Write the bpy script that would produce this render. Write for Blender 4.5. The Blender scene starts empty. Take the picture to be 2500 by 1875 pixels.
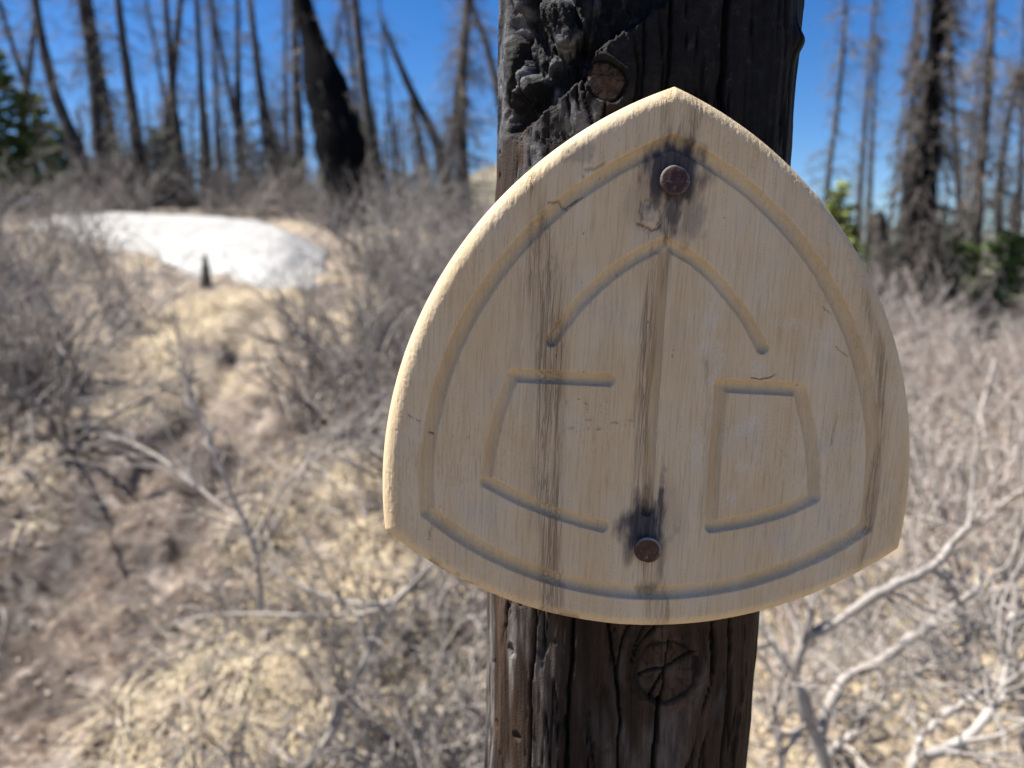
import bpy, math, numpy as np
from mathutils import Vector, Matrix

# ------------------------------------------------------------------ camera, sky, sun, exposure
scene = bpy.context.scene
R = math.radians
EYE = 1.45
PITCH = R(8.0)
F_PX, CX, CY = 1878.0, 1250.0, 937.5          # focal length and centre of the 2500 x 1875 photograph
cam_d = bpy.data.cameras.new("camera")
cam_d.sensor_width = 36.0
cam_d.lens = F_PX / 2500.0 * 36.0
cam_d.clip_start = 0.02
cam_d.clip_end = 9000.0
cam_d.dof.use_dof = True
cam_d.dof.focus_distance = 0.366
cam_d.dof.aperture_fstop = 7.0
cam = bpy.data.objects.new("camera", cam_d)
cam.location = (0, 0, EYE)
cam.rotation_euler = (R(90) - PITCH, 0, 0)
scene.collection.objects.link(cam)
scene.camera = cam

SUN_DIR = Vector((-0.56, 0.075, 0.82)).normalized()      # towards the sun
SUN_EL = math.asin(SUN_DIR.z)
SUN_AZ = math.atan2(SUN_DIR.x, SUN_DIR.y)                # clockwise from +Y
world = bpy.data.worlds.new("World")
scene.world = world
world.use_nodes = True
wn = world.node_tree
sky = wn.nodes.new("ShaderNodeTexSky")
sky.sky_type = 'NISHITA'
sky.sun_disc = False
sky.sun_elevation = SUN_EL
sky.sun_rotation = SUN_AZ
sky.altitude = 800
sky.air_density = 1.0
sky.dust_density = 0.15
sky.ozone_density = 3.0
wn.nodes["Background"].inputs["Strength"].default_value = 0.057
sat = wn.nodes.new("ShaderNodeHueSaturation")
sat.inputs["Saturation"].default_value = 1.36
sat.inputs["Hue"].default_value = 0.510
wn.links.new(sky.outputs["Color"], sat.inputs["Color"])
wn.links.new(sat.outputs["Color"], wn.nodes["Background"].inputs["Color"])
sun_d = bpy.data.lights.new("sun", 'SUN')
sun_d.energy = 5.0
sun_d.angle = R(0.53)
sun_d.color = (1.0, 0.95, 0.875)
sun = bpy.data.objects.new("sun", sun_d)
sun.rotation_euler = (-SUN_DIR).to_track_quat('-Z', 'Y').to_euler()
sun.location = (-5, 0, 12)
scene.collection.objects.link(sun)
scene.view_settings.view_transform = 'Standard'
scene.view_settings.look = 'None'
scene.view_settings.exposure = 1.36
scene.view_settings.gamma = 1.0
scene.view_settings.use_curve_mapping = False
scene.cycles.use_denoising = True
scene.cycles.max_bounces = 8
scene.cycles.diffuse_bounces = 4

# ------------------------------------------------------------------ small tools
rng = np.random.default_rng(7)

def at(px, py, t):
    """World point seen at photograph pixel (px, py), t metres in front of the camera."""
    u = (px - CX) / F_PX
    v = (CY - py) / F_PX
    return np.array([u * t, (math.cos(PITCH) + v * math.sin(PITCH)) * t,
                     EYE + (-math.sin(PITCH) + v * math.cos(PITCH)) * t])

_perm = np.random.default_rng(3).permutation(256)
_perm = np.concatenate([_perm, _perm, _perm]).astype(np.int64)
_grad = np.random.default_rng(4).normal(size=(256, 3))
_grad /= np.linalg.norm(_grad, axis=1)[:, None]

_a2 = np.random.default_rng(5).random(256) * 2 * np.pi
_g2x, _g2y = np.cos(_a2).astype(np.float32), np.sin(_a2).astype(np.float32)
_perm32 = _perm.astype(np.int32)

def noise2(x, y, seed):
    off = int(round(seed * 977)) % 251
    x = np.asarray(x, np.float32); y = np.asarray(y, np.float32)
    x, y = np.broadcast_arrays(x + np.float32(off * 0.37), y - np.float32(off * 0.53))
    xi, yi = np.floor(x), np.floor(y)
    xf, yf = x - xi, y - yi
    xi = xi.astype(np.int32) & 255; yi = yi.astype(np.int32) & 255
    u = xf * xf * xf * (xf * (xf * 6 - 15) + 10)
    v = yf * yf * yf * (yf * (yf * 6 - 15) + 10)
    a = _perm32[xi] + off; b = _perm32[xi + 1] + off
    yj = (yi + 1) & 255
    def g(h, dx, dy): return _g2x[h] * dx + _g2y[h] * dy
    n00 = g(_perm32[(a + yi) & 511] & 255, xf, yf); n10 = g(_perm32[(b + yi) & 511] & 255, xf - 1, yf)
    n01 = g(_perm32[(a + yj) & 511] & 255, xf, yf - 1); n11 = g(_perm32[(b + yj) & 511] & 255, xf - 1, yf - 1)
    p = n00 + u * (n10 - n00); q = n01 + u * (n11 - n01)
    return (p + v * (q - p)) * np.float32(1.35)

def noise(x, y, z=0.0):
    if np.ndim(z) == 0:
        return noise2(x, y, float(z))
    x, y, z = np.broadcast_arrays(np.asarray(x, float), np.asarray(y, float), np.asarray(z, float))
    xi, yi, zi = np.floor(x), np.floor(y), np.floor(z)
    xf, yf, zf = x - xi, y - yi, z - zi
    xi = xi.astype(np.int64) & 255; yi = yi.astype(np.int64) & 255; zi = zi.astype(np.int64) & 255
    fu = xf ** 3 * (xf * (xf * 6 - 15) + 10)
    fv = yf ** 3 * (yf * (yf * 6 - 15) + 10)
    fw = zf ** 3 * (zf * (zf * 6 - 15) + 10)
    out = 0
    for dx in (0, 1):
        a = _perm[xi + dx]
        wx = fu if dx else 1 - fu
        for dy in (0, 1):
            b = _perm[a + ((yi + dy) & 255)]
            wy = fv if dy else 1 - fv
            for dz in (0, 1):
                g = _grad[_perm[b + ((zi + dz) & 255)]]
                wz = fw if dz else 1 - fw
                out = out + wx * wy * wz * (g[..., 0] * (xf - dx) + g[..., 1] * (yf - dy) + g[..., 2] * (zf - dz))
    return out * 1.6

def fbm(x, y, z=0.0, octaves=4, gain=0.5):
    s, a, tot = 0, 1.0, 0
    for o in range(octaves):
        k = 2.03 ** o
        s = s + a * noise(x * k + 17.3 * o, y * k - 9.1 * o, (np.asarray(z) * k + 3.7 * o) if np.ndim(z) else float(z) + 3.7 * o)
        tot += a
        a *= gain
    return s / tot * 1.5

def sstep(a, b, x):
    t = np.clip((x - a) / (b - a), 0, 1)
    return t * t * (3 - 2 * t)

def mesh_from(name, verts, faces, mat=None, attrs=None, smooth=True):
    me = bpy.data.meshes.new(name)
    verts = np.ascontiguousarray(verts, dtype=np.float32)
    groups = faces if isinstance(faces, (list, tuple)) else [faces]
    groups = [np.asarray(g, dtype=np.int32) for g in groups if len(g)]
    me.vertices.add(len(verts))
    me.vertices.foreach_set("co", verts.ravel())
    idx = np.concatenate([g.ravel() for g in groups])
    tot = np.concatenate([np.full(len(g), g.shape[1], np.int32) for g in groups])
    start = np.concatenate([[0], np.cumsum(tot)[:-1]]).astype(np.int32)
    me.loops.add(len(idx))
    me.loops.foreach_set("vertex_index", idx)
    me.polygons.add(len(tot))
    me.polygons.foreach_set("loop_start", start)
    me.polygons.foreach_set("loop_total", tot)
    me.update(calc_edges=True)
    me.polygons.foreach_set("use_smooth", np.full(len(tot), smooth))
    for k, v in (attrs or {}).items():
        v = np.asarray(v, np.float32)
        if v.ndim == 1:
            me.attributes.new(k, 'FLOAT', 'POINT').data.foreach_set("value", v)
        else:
            me.attributes.new(k, 'FLOAT_VECTOR', 'POINT').data.foreach_set("vector", v.ravel())
    if mat:
        me.materials.append(mat)
    return me

def link(name, data, parent=None, label=None, cat=None, group=None, kind=None):
    o = bpy.data.objects.new(name, data)
    scene.collection.objects.link(o)
    if parent is not None:
        o.parent = parent
    if label: o["label"] = label
    if cat: o["category"] = cat
    if group: o["group"] = group
    if kind: o["kind"] = kind
    return o

def empty(name, loc, label, cat, group=None):
    o = link(name, None, None, label, cat, group)
    o.location = loc
    o.empty_display_size = 0.1
    return o

def tubes(P, Rad, sides=3, cap=False):
    """N tubes of K points each -> verts, quads."""
    P = np.asarray(P, float); Rad = np.asarray(Rad, float)
    N, K, _ = P.shape
    T = np.gradient(P, axis=1)
    T /= np.linalg.norm(T, axis=2, keepdims=True) + 1e-9
    ref = np.where(np.abs(T[:, :1, 2:3]) > 0.8, np.array([1.0, 0, 0]), np.array([0, 0, 1.0]))
    ref = np.broadcast_to(ref, T.shape)
    U = np.cross(T, ref); U /= np.linalg.norm(U, axis=2, keepdims=True) + 1e-9
    V = np.cross(T, U)
    a = np.arange(sides) * 2 * np.pi / sides
    ring = U[:, :, None, :] * np.cos(a)[None, None, :, None] + V[:, :, None, :] * np.sin(a)[None, None, :, None]
    verts = P[:, :, None, :] + ring * Rad[:, :, None, None]
    base = (np.arange(N) * K * sides)[:, None, None]
    k = np.arange(K - 1)[None, :, None] * sides
    s = np.arange(sides)[None, None, :]
    s2 = (s + 1) % sides
    q = np.stack([base + k + s, base + k + s2, base + k + sides + s2, base + k + sides + s], -1).reshape(-1, 4)
    return verts.reshape(-1, 3), q

def walk(pos, d, length, K, wob, pull, rg):
    """Random walks: pos, d [N,3], length [N]; pull = vertical pull per step."""
    N = len(pos)
    d = d / (np.linalg.norm(d, axis=1, keepdims=True) + 1e-9)
    out = np.empty((N, K, 3)); out[:, 0] = pos
    for k in range(1, K):
        d = d + rg.normal(size=(N, 3)) * wob
        d[:, 2] += pull
        d /= np.linalg.norm(d, axis=1, keepdims=True) + 1e-9
        out[:, k] = out[:, k - 1] + d * (length / (K - 1))[:, None]
    return out

def sprout(P, Rad, M, rg, tmin=0.2, tmax=1.0):
    """M random places on the tubes: position, tangent, radius, tube index."""
    N, K, _ = P.shape
    i = rg.integers(0, N, M)
    t = (tmin + (tmax - tmin) * rg.random(M)) * (K - 1)
    k = np.minimum(t.astype(int), K - 2); f = (t - k)[:, None]
    pos = P[i, k] * (1 - f) + P[i, k + 1] * f
    tan = P[i, k + 1] - P[i, k]
    tan /= np.linalg.norm(tan, axis=1, keepdims=True) + 1e-9
    rad = Rad[i, k] * (1 - f[:, 0]) + Rad[i, k + 1] * f[:, 0]
    return pos, tan, rad, i

def taper(r0, r1, K):
    t = np.linspace(0, 1, K)[None, :]
    return np.asarray(r0)[:, None] * (1 - t) + np.asarray(r1)[:, None] * t

class Bag:
    """Collects vertex / face blocks of one mesh."""
    def __init__(self): self.v, self.f, self.t, self.n, self.at = [], [], [], 0, {}
    def add(self, v, q, tri=False, **attrs):
        (self.t if tri else self.f).append(q + self.n)
        self.v.append(v); self.n += len(v)
        for k, a in attrs.items():
            self.at.setdefault(k, []).append(np.broadcast_to(a, (len(v),)) if np.ndim(a) == 0 else a)
    def mesh(self, name, mat, smooth=True):
        fs = []
        if self.f: fs.append(np.concatenate(self.f))
        if self.t: fs.append(np.concatenate(self.t))
        return mesh_from(name, np.concatenate(self.v), fs, mat,
                         {k: np.concatenate(a) for k, a in self.at.items()}, smooth)

def spline(pts, n):
    """Catmull-Rom through the points, n samples."""
    pts = np.asarray(pts, float)
    p = np.vstack([2 * pts[0] - pts[1], pts, 2 * pts[-1] - pts[-2]])
    m = len(pts) - 1
    u = np.linspace(0, m, n); i = np.minimum(u.astype(int), m - 1); t = (u - i)[:, None]
    a, b, c, d = p[i], p[i + 1], p[i + 2], p[i + 3]
    return 0.5 * (2 * b + (c - a) * t + (2 * a - 5 * b + 4 * c - d) * t ** 2 + (3 * b - a - 3 * c + d) * t ** 3)

# ------------------------------------------------------------------ material tools
class NT:
    def __init__(self, name):
        self.m = bpy.data.materials.new(name); self.m.use_nodes = True
        self.t = self.m.node_tree; self.b = self.t.nodes["Principled BSDF"]
    def n(self, typ, **kw):
        nd = self.t.nodes.new("ShaderNode" + typ)
        for k, v in kw.items(): setattr(nd, k, v)
        return nd
    def l(self, a, b): self.t.links.new(a, b)
    def sock(self, v, inp):
        if isinstance(v, (int, float, tuple, list)): inp.default_value = v
        else: self.l(v, inp)
    def coord(self, scale=(1, 1, 1)):
        tc = self.n("TexCoord"); mp = self.n("Mapping"); mp.inputs["Scale"].default_value = scale
        self.l(tc.outputs["Object"], mp.inputs["Vector"]); return mp.outputs["Vector"]
    def noise(self, vec, scale, detail=4, rough=0.55, dist=0.0):
        nd = self.n("TexNoise"); nd.inputs["Scale"].default_value = scale; nd.inputs["Detail"].default_value = detail
        nd.inputs["Roughness"].default_value = rough; nd.inputs["Distortion"].default_value = dist
        self.l(vec, nd.inputs["Vector"]); return nd.outputs["Fac"]
    def attr(self, name):
        a = self.n("Attribute"); a.attribute_name = name; return a.outputs["Fac"]
    def math(self, op, a, b=0.0, c=None, clamp=False):
        nd = self.n("Math", operation=op, use_clamp=clamp); self.sock(a, nd.inputs[0]); self.sock(b, nd.inputs[1])
        if c is not None: self.sock(c, nd.inputs[2])
        return nd.outputs[0]
    def ramp(self, fac, stops):
        nd = self.n("ValToRGB"); e = nd.color_ramp.elements
        while len(e) > len(stops): e.remove(e[-1])
        while len(e) < len(stops): e.new(0.5)
        for x, (p, c) in zip(e, stops):
            x.position = p; x.color = (c, c, c, 1) if isinstance(c, (int, float)) else (*c, 1)
        self.l(fac, nd.inputs[0]); return nd.outputs["Color"]
    def mix(self, fac, a, b, mode='MIX'):
        nd = self.n("Mix", data_type='RGBA', blend_type=mode)
        self.sock(fac, nd.inputs["Factor"])
        for v, k in ((a, 6), (b, 7)):
            if isinstance(v, tuple): nd.inputs[k].default_value = (*v, 1)
            else: self.l(v, nd.inputs[k])
        return nd.outputs[2]
    def bump(self, h, strength=0.3, dist=0.001, normal=None):
        nd = self.n("Bump"); nd.inputs["Strength"].default_value = strength; nd.inputs["Distance"].default_value = dist
        self.l(h, nd.inputs["Height"])
        if normal is not None: self.l(normal, nd.inputs["Normal"])
        self.l(nd.outputs["Normal"], self.b.inputs["Normal"]); return nd.outputs["Normal"]
    def out(self, color, rough=0.8, spec=0.3):
        self.sock((*color, 1) if isinstance(color, tuple) else color, self.b.inputs["Base Color"])
        self.sock(rough, self.b.inputs["Roughness"]); self.b.inputs["Specular IOR Level"].default_value = spec
        return self.m

def mat_sign():
    m = NT("weathered_pine")
    v = m.coord()
    grain = m.noise(m.coord((1.0, 1.0, 0.045)), 900, 4, 0.62)
    wide = m.noise(m.coord((1.0, 1.0, 0.10)), 70, 3, 0.5, 0.4)
    blot = m.noise(v, 28, 5, 0.6)
    fine = m.noise(v, 1400, 3, 0.6)
    cross = m.noise(m.coord((0.25, 1.0, 1.0)), 60, 4, 0.6)
    base = m.ramp(wide, [(0.25, (0.460, 0.345, 0.218)), (0.5, (0.515, 0.408, 0.275)), (0.75, (0.545, 0.452, 0.328))])
    base = m.mix(m.ramp(blot, [(0.45, 0.0), (0.72, 0.65)]), base, (0.50, 0.355, 0.195))
    base = m.mix(m.ramp(cross, [(0.55, 0.0), (0.75, 0.35)]), base, (0.44, 0.315, 0.18))
    base = m.mix(m.math('MULTIPLY', m.ramp(blot, [(0.28, 0.9), (0.46, 0.0)]), 0.8), base, (0.435, 0.385, 0.32))
    base = m.mix(m.ramp(grain, [(0.32, 0.32), (0.52, 0.0)]), base, (0.25, 0.175, 0.105))
    band = m.attr("band")
    base = m.mix(m.math('MULTIPLY', band, 0.45), base, (0.30, 0.198, 0.112))
    # weathered fissures that follow the grain, only where the soft bands are
    l1 = m.noise(m.coord((1.0, 1.0, 0.028)), 430, 2, 0.5, 0.25)
    l2 = m.noise(m.coord((1.0, 1.0, 0.05)), 800, 2, 0.5, 0.2)
    f1 = m.ramp(l1, [(0.455, 0.0), (0.5, 1.0), (0.545, 0.0)])
    f2 = m.ramp(l2, [(0.46, 0.0), (0.5, 0.8), (0.54, 0.0)])
    fis = m.math('MAXIMUM', f1, f2)
    fmask = m.ramp(m.math('ADD', band, m.math('MULTIPLY', m.math('SUBTRACT', wide, 0.5), 0.9)), [(0.22, 0.0), (0.62, 1.0)])
    fis = m.math('MULTIPLY', fis, fmask)
    base = m.mix(m.math('MULTIPLY', fis, 0.62), base, (0.10, 0.06, 0.034))
    base = m.mix(m.math('MULTIPLY', m.attr("fissure"), 0.6), base, (0.13, 0.085, 0.05))
    base = m.mix(m.math('MULTIPLY', m.attr("fresh_lit"), 0.6), base, (0.60, 0.465, 0.285))
    base = m.mix(m.math('MULTIPLY', m.attr("pale"), 0.45), base, (0.54, 0.51, 0.48))
    stain = m.math('MULTIPLY', m.attr("stain"), m.ramp(grain, [(0.25, 1.0), (0.7, 0.88)]), clamp=True)
    base = m.mix(stain, base, (0.017, 0.021, 0.036))
    base = m.mix(m.attr("dirt"), base, (0.07, 0.047, 0.03))
    hgt = m.math('ADD', m.math('MULTIPLY', grain, 1.0), m.math('MULTIPLY', fine, 0.5))
    hgt = m.math('SUBTRACT', hgt, m.math('MULTIPLY', fis, 1.6))
    m.bump(hgt, 0.6, 0.0007)
    return m.out(base, 0.85, 0.2)

def mat_post():
    m = NT("charred_wood")
    v = m.coord()
    grain = m.noise(m.coord((1, 1, 0.05)), 520, 5, 0.65, 0.2)
    streak = m.noise(m.coord((1, 1, 0.08)), 60, 4, 0.6, 0.5)
    fine = m.noise(v, 900, 5, 0.65)
    lump = m.noise(v, 200, 6, 0.65)
    brown = m.ramp(streak, [(0.28, (0.009, 0.006, 0.0042)), (0.5, (0.036, 0.022, 0.0145)), (0.74, (0.098, 0.062, 0.042))])
    brown = m.mix(m.ramp(grain, [(0.3, 0.85), (0.52, 0.0)]), brown, (0.007, 0.005, 0.004))
    grey = m.ramp(m.noise(m.coord((1, 1, 0.16)), 330, 4, 0.6), [(0.3, (0.03, 0.027, 0.025)), (0.7, (0.24, 0.22, 0.205))])
    base = m.mix(m.math('MULTIPLY', m.attr("grey"), m.ramp(streak, [(0.3, 0.3), (0.6, 1.0)])), brown, grey)
    char = m.ramp(lump, [(0.38, (0.002, 0.002, 0.0024)), (0.58, (0.007, 0.007, 0.008)), (0.80, (0.045, 0.046, 0.05))])
    cm = m.attr("char")
    base = m.mix(cm, base, char)
    base = m.mix(m.math('MULTIPLY', m.attr("ash_lit"), m.ramp(lump, [(0.35, 0.25), (0.6, 1.0)])), base, (0.16, 0.16, 0.165))
    base = m.mix(m.attr("crack"), base, (0.003, 0.0025, 0.002))
    base = m.mix(m.attr("knot"), base, m.ramp(m.attr("knotring"), [(0.0, (0.016, 0.010, 0.007)), (1.0, (0.115, 0.07, 0.044))]))
    m.bump(m.math('ADD', grain, m.math('MULTIPLY', fine, 0.9)), 0.8, 0.0012)
    return m.out(base, m.math('SUBTRACT', m.ramp(lump, [(0.3, 0.62), (0.7, 0.85)]), m.math('MULTIPLY', cm, 0.16)), 0.14)

def mat_rust():
    m = NT("rusted_iron")
    v = m.coord()
    a = m.noise(v, 420, 5, 0.65)
    b = m.noise(v, 1500, 4, 0.6)
    c = m.ramp(a, [(0.3, (0.014, 0.0065, 0.005)), (0.52, (0.042, 0.016, 0.012)), (0.75, (0.08, 0.034, 0.022))])
    c = m.mix(m.ramp(m.noise(v, 260, 3, 0.5, 1.5), [(0.60, 0.0), (0.72, 0.55)]), c, (0.20, 0.185, 0.17))
    c = m.mix(m.math('MULTIPLY', m.attr("worn"), m.ramp(b, [(0.35, 0.2), (0.6, 1.0)])), c, (0.30, 0.31, 0.30))
    m.b.inputs["Metallic"].default_value = 0.15
    m.bump(m.math('ADD', a, m.math('MULTIPLY', b, 0.4)), 0.6, 0.0006)
    return m.out(c, 0.62, 0.4)

def mat_ground():
    m = NT("dry_ground")
    v = m.coord()
    big = m.noise(v, 0.9, 5, 0.6)
    mid = m.noise(v, 5.0, 5, 0.62)
    sm = m.noise(v, 38, 5, 0.7)
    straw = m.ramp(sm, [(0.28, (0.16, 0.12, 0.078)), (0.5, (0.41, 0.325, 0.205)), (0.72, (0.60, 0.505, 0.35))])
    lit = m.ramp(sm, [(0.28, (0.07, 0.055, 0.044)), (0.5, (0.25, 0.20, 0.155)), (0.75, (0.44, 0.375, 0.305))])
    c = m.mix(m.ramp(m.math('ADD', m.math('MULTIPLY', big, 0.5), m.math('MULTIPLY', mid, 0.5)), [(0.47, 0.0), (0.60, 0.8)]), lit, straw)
    c = m.mix(m.attr("straw"), c, straw)
    mud = m.ramp(sm, [(0.30, (0.035, 0.025, 0.018)), (0.5, (0.155, 0.112, 0.080)), (0.72, (0.40, 0.32, 0.25))])
    mud = m.mix(m.ramp(m.noise(v, 2.6, 4, 0.6, 0.6), [(0.37, 0.0), (0.52, 0.95)]), mud, m.ramp(sm, [(0.3, (0.014, 0.010, 0.008)), (0.55, (0.07, 0.05, 0.037)), (0.8, (0.20, 0.155, 0.12))]))
    mud = m.mix(m.ramp(m.noise(v, 4.5, 4, 0.6, 0.4), [(0.56, 0.0), (0.66, 0.8)]), mud, m.ramp(sm, [(0.3, (0.20, 0.155, 0.12)), (0.6, (0.44, 0.365, 0.30))]))
    mf = m.attr("mud")
    c = m.mix(mf, c, mud)
    far = m.ramp(m.noise(v, 0.16, 6, 0.65), [(0.36, (0.045, 0.055, 0.028)), (0.52, (0.17, 0.145, 0.10)), (0.7, (0.27, 0.23, 0.165))])
    c = m.mix(m.attr("far"), c, far)
    m.bump(m.math('ADD', sm, m.math('MULTIPLY', m.noise(v, 160, 4, 0.65), 0.5)), 0.8, 0.02)
    wet = m.math('MULTIPLY', mf, m.ramp(mid, [(0.46, 1.0), (0.58, 0.0)]))
    rough = m.math('SUBTRACT', 0.92, m.math('MULTIPLY', wet, 0.80))
    return m.out(c, rough, 0.4)

def mat_snow():
    m = NT("old_snow")
    v = m.coord()
    c = m.ramp(m.noise(v, 3.0, 5, 0.6), [(0.3, (0.25, 0.243, 0.225)), (0.6, (0.335, 0.33, 0.315))])
    c = m.mix(m.ramp(m.noise(v, 26, 4, 0.7), [(0.60, 0.0), (0.8, 0.5)]), c, (0.42, 0.37, 0.30))
    m.bump(m.noise(v, 12, 5, 0.6), 0.6, 0.05)
    return m.out(c, 0.6, 0.3)

def mat_bark(name, dark, mid, light, scale=9, spec=0.15):
    m = NT(name)
    a = m.noise(m.coord((1, 1, 0.22)), scale, 6, 0.65, 0.4)
    b = m.noise(m.coord(), scale * 7, 4, 0.6)
    c = m.ramp(a, [(0.3, dark), (0.5, mid), (0.72, light)])
    c = m.mix(m.ramp(b, [(0.35, 0.5), (0.55, 0.0)]), c, tuple(x * 0.5 for x in dark))
    m.bump(a, 0.8, 0.02)
    return m.out(c, 0.9, spec)

def mat_twig(name, stops, rough=0.75):
    m = NT(name)
    c = m.ramp(m.attr("tone"), stops)
    c = m.mix(m.ramp(m.noise(m.coord(), 60, 4, 0.6), [(0.35, 0.45), (0.6, 0.0)]), c, (0.10, 0.085, 0.07))
    return m.out(c, rough, 0.3)

def mat_leaf(name, stops):
    m = NT(name)
    return m.out(m.ramp(m.attr("tone"), stops), 0.7, 0.25)

M = dict(
    sign=mat_sign(), post=mat_post(), rust=mat_rust(), ground=mat_ground(), snow=mat_snow(),
    bark=mat_bark("dead_bark", (0.018, 0.0155, 0.014), (0.052, 0.046, 0.041), (0.15, 0.134, 0.12)),
    charbark=mat_bark("charred_bark", (0.0025, 0.0025, 0.003), (0.005, 0.005, 0.006), (0.010, 0.0095, 0.010), 9, 0.03),
    deadtwig=mat_twig("dead_branch", [(0.0, (0.035, 0.030, 0.026)), (0.5, (0.10, 0.087, 0.076)), (1.0, (0.23, 0.202, 0.175))]),
    willow=mat_twig("bare_willow", [(0.0, (0.12, 0.106, 0.095)), (0.35, (0.27, 0.240, 0.215)), (0.7, (0.43, 0.390, 0.345)), (0.9, (0.37, 0.265, 0.22)), (1.0, (0.54, 0.495, 0.44))]),
    palewood=mat_twig("pale_branch", [(0.0, (0.12, 0.105, 0.094)), (0.5, (0.29, 0.262, 0.235)), (1.0, (0.45, 0.415, 0.375))]),
    straw=mat_leaf("dry_straw", [(0.0, (0.20, 0.15, 0.098)), (0.5, (0.45, 0.365, 0.235)), (1.0, (0.64, 0.56, 0.40))]),
    litter=mat_leaf("fallen_leaf", [(0.0, (0.09, 0.062, 0.042)), (0.5, (0.27, 0.20, 0.145)), (1.0, (0.46, 0.39, 0.32))]),
    needle=mat_leaf("spruce_needle", [(0.0, (0.022, 0.040, 0.014)), (0.5, (0.075, 0.125, 0.032)), (1.0, (0.19, 0.25, 0.06))]),
    larch=mat_leaf("young_needle", [(0.0, (0.09, 0.12, 0.035)), (0.5, (0.23, 0.27, 0.075)), (1.0, (0.40, 0.42, 0.15))]),
)

# ------------------------------------------------------------------ terrain
_ty = np.linspace(-60, 60, 2401)
_tz = np.interp(_ty, [-60, 1.2, 2.2, 11.4, 13.5, 60], [-1.5, 0.0, 0.06, 2.40, 2.50, -1.5])
_k = np.hanning(41); _k /= _k.sum()
_tz = np.convolve(np.pad(_tz, 20, mode='edge'), _k, mode='valid')
_tu = np.linspace(-2, 2, 801)
_tw = np.interp(_tu, [-2, -0.15, 0.0, 0.30, 0.7, 2], [1, 1, 0.86, 0.50, 0.44, 0.4])
_k2 = np.hanning(61); _k2 /= _k2.sum()
_tw = np.convolve(np.pad(_tw, 30, mode='edge'), _k2, mode='valid')

TRAIL = np.array([(-1.5, 0.3), (-1.58, 2.2), (-1.64, 3.2), (-1.70, 4.1), (-1.80, 5.3), (-1.98, 6.6)])
def trail_dist(x, y):
    d = np.full(np.shape(x), 1e9)
    for a, b in zip(TRAIL[:-1], TRAIL[1:]):
        ab = b - a
        t = np.clip(((x - a[0]) * ab[0] + (y - a[1]) * ab[1]) / (ab @ ab), 0, 1)
        d = np.minimum(d, np.hypot(x - a[0] - t * ab[0], y - a[1] - t * ab[1]))
    return d

def terrain(x, y, fine=False):
    x = np.asarray(x, float); y = np.asarray(y, float)
    u = x / np.maximum(y, 1.5)
    z = np.interp(y, _ty, _tz) * np.where(y > 0, np.interp(u, _tu, _tw), 1.0)
    r = np.hypot(x, y)
    z = z - 14 * sstep(40, 260, r)
    z = z + 36 * np.exp(-((x - 8) / 46) ** 2 - ((y - 165) / 40) ** 2)
    z = z + 0.10 * fbm(x * 0.45, y * 0.45, 1.3, 3) * sstep(0.5, 2.5, r)
    td = trail_dist(x, y)
    z = z - 0.09 * np.exp(-(td / 0.34) ** 2) - 0.07 * np.exp(-((td - 0.20) / 0.08) ** 2)
    if fine:
        near = 1 - sstep(10, 18, r)
        z = z + near * (0.055 * fbm(x * 2.6, y * 2.6, 5.0, 4) + 0.045 * np.abs(fbm(x * 5.2, y * 5.2, 6.0, 2)) + 0.012 * fbm(x * 17, y * 17, 2.0, 3))
    return z

def ground_at(x, y): return float(terrain(np.array([x]), np.array([y]))[0])

def build_ground():
    r = np.concatenate([np.geomspace(0.05, 1.0, 14)[:-1], np.geomspace(1.0, 14, 260)[:-1], np.geomspace(14, 4000, 90)])
    a = np.concatenate([np.linspace(-42, 42, 430), np.linspace(44, 316, 110)[1:-1]])
    a = np.radians(a)
    rr, aa = np.meshgrid(r, a, indexing='ij')
    x = rr * np.sin(aa); y = rr * np.cos(aa)
    z = terrain(x, y, True)
    nr, na = rr.shape
    v = np.stack([x, y, z], -1).reshape(-1, 3)
    i = np.arange(nr - 1)[:, None] * na; j = np.arange(na)[None, :]; j2 = (j + 1) % na
    q = np.stack([i + j, i + na + j, i + na + j2, i + j2], -1).reshape(-1, 4)
    c = len(v); v = np.vstack([v, [0, 0, ground_at(0.0, 0.0)]])
    tri = np.stack([np.full(na, c), np.arange(na), (np.arange(na) + 1) % na], -1)
    X, Y = v[:, 0], v[:, 1]
    td = trail_dist(X, Y)
    mud = (1 - sstep(0.34, 0.60, td * (0.55 + 0.45 * sstep(3.2, 4.8, Y)) + 0.30 * fbm(X * 1.7, Y * 1.7, 8, 4))) * (1 - 0.65 * sstep(4.2, 5.6, Y)) * (1 - sstep(6.2, 7.4, Y))
    mud = np.maximum(mud, 0.9 * sstep(0.12, 0.40, fbm(X * 0.9 + 4, Y * 0.9, 12, 4)) * (1 - sstep(-1.1, -0.3, X)))
    mud = np.maximum(mud, 0.95 * sstep(9.9, 10.8, Y + 0.5 * X / np.maximum(Y, 1)) * (X < 2.5))
    ds = np.hypot((X + 2.0) / 0.95, (Y - 6.1) / 1.7) + 0.35 * fbm(X * 1.1, Y * 1.1, 3, 3)
    straw = (1 - sstep(0.6, 1.15, ds)) * (1 - 0.8 * mud)
    straw = np.maximum(straw, 0.8 * sstep(0.3, 0.6, X) * (1 - sstep(3.0, 4.5, Y)) * sstep(-0.35, 0.25, fbm(X * 3, Y * 3, 17, 3)) * (Y > 0))
    straw = np.maximum(straw, 0.9 * (1 - sstep(0.5, 1.1, np.hypot((X + 0.95) / 0.65, (Y - 2.9) / 1.5) + 0.3 * fbm(X * 2, Y * 2, 7, 3))))
    far = sstep(14, 26, np.hypot(X, Y))
    me = mesh_from("ground", v, [q[:, ::-1], tri[:, ::-1]], M['ground'], dict(mud=mud * (1 - far), straw=straw, far=far))
    # keep the upward side outward
    return link("ground", me, kind="structure")
build_ground()

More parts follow.
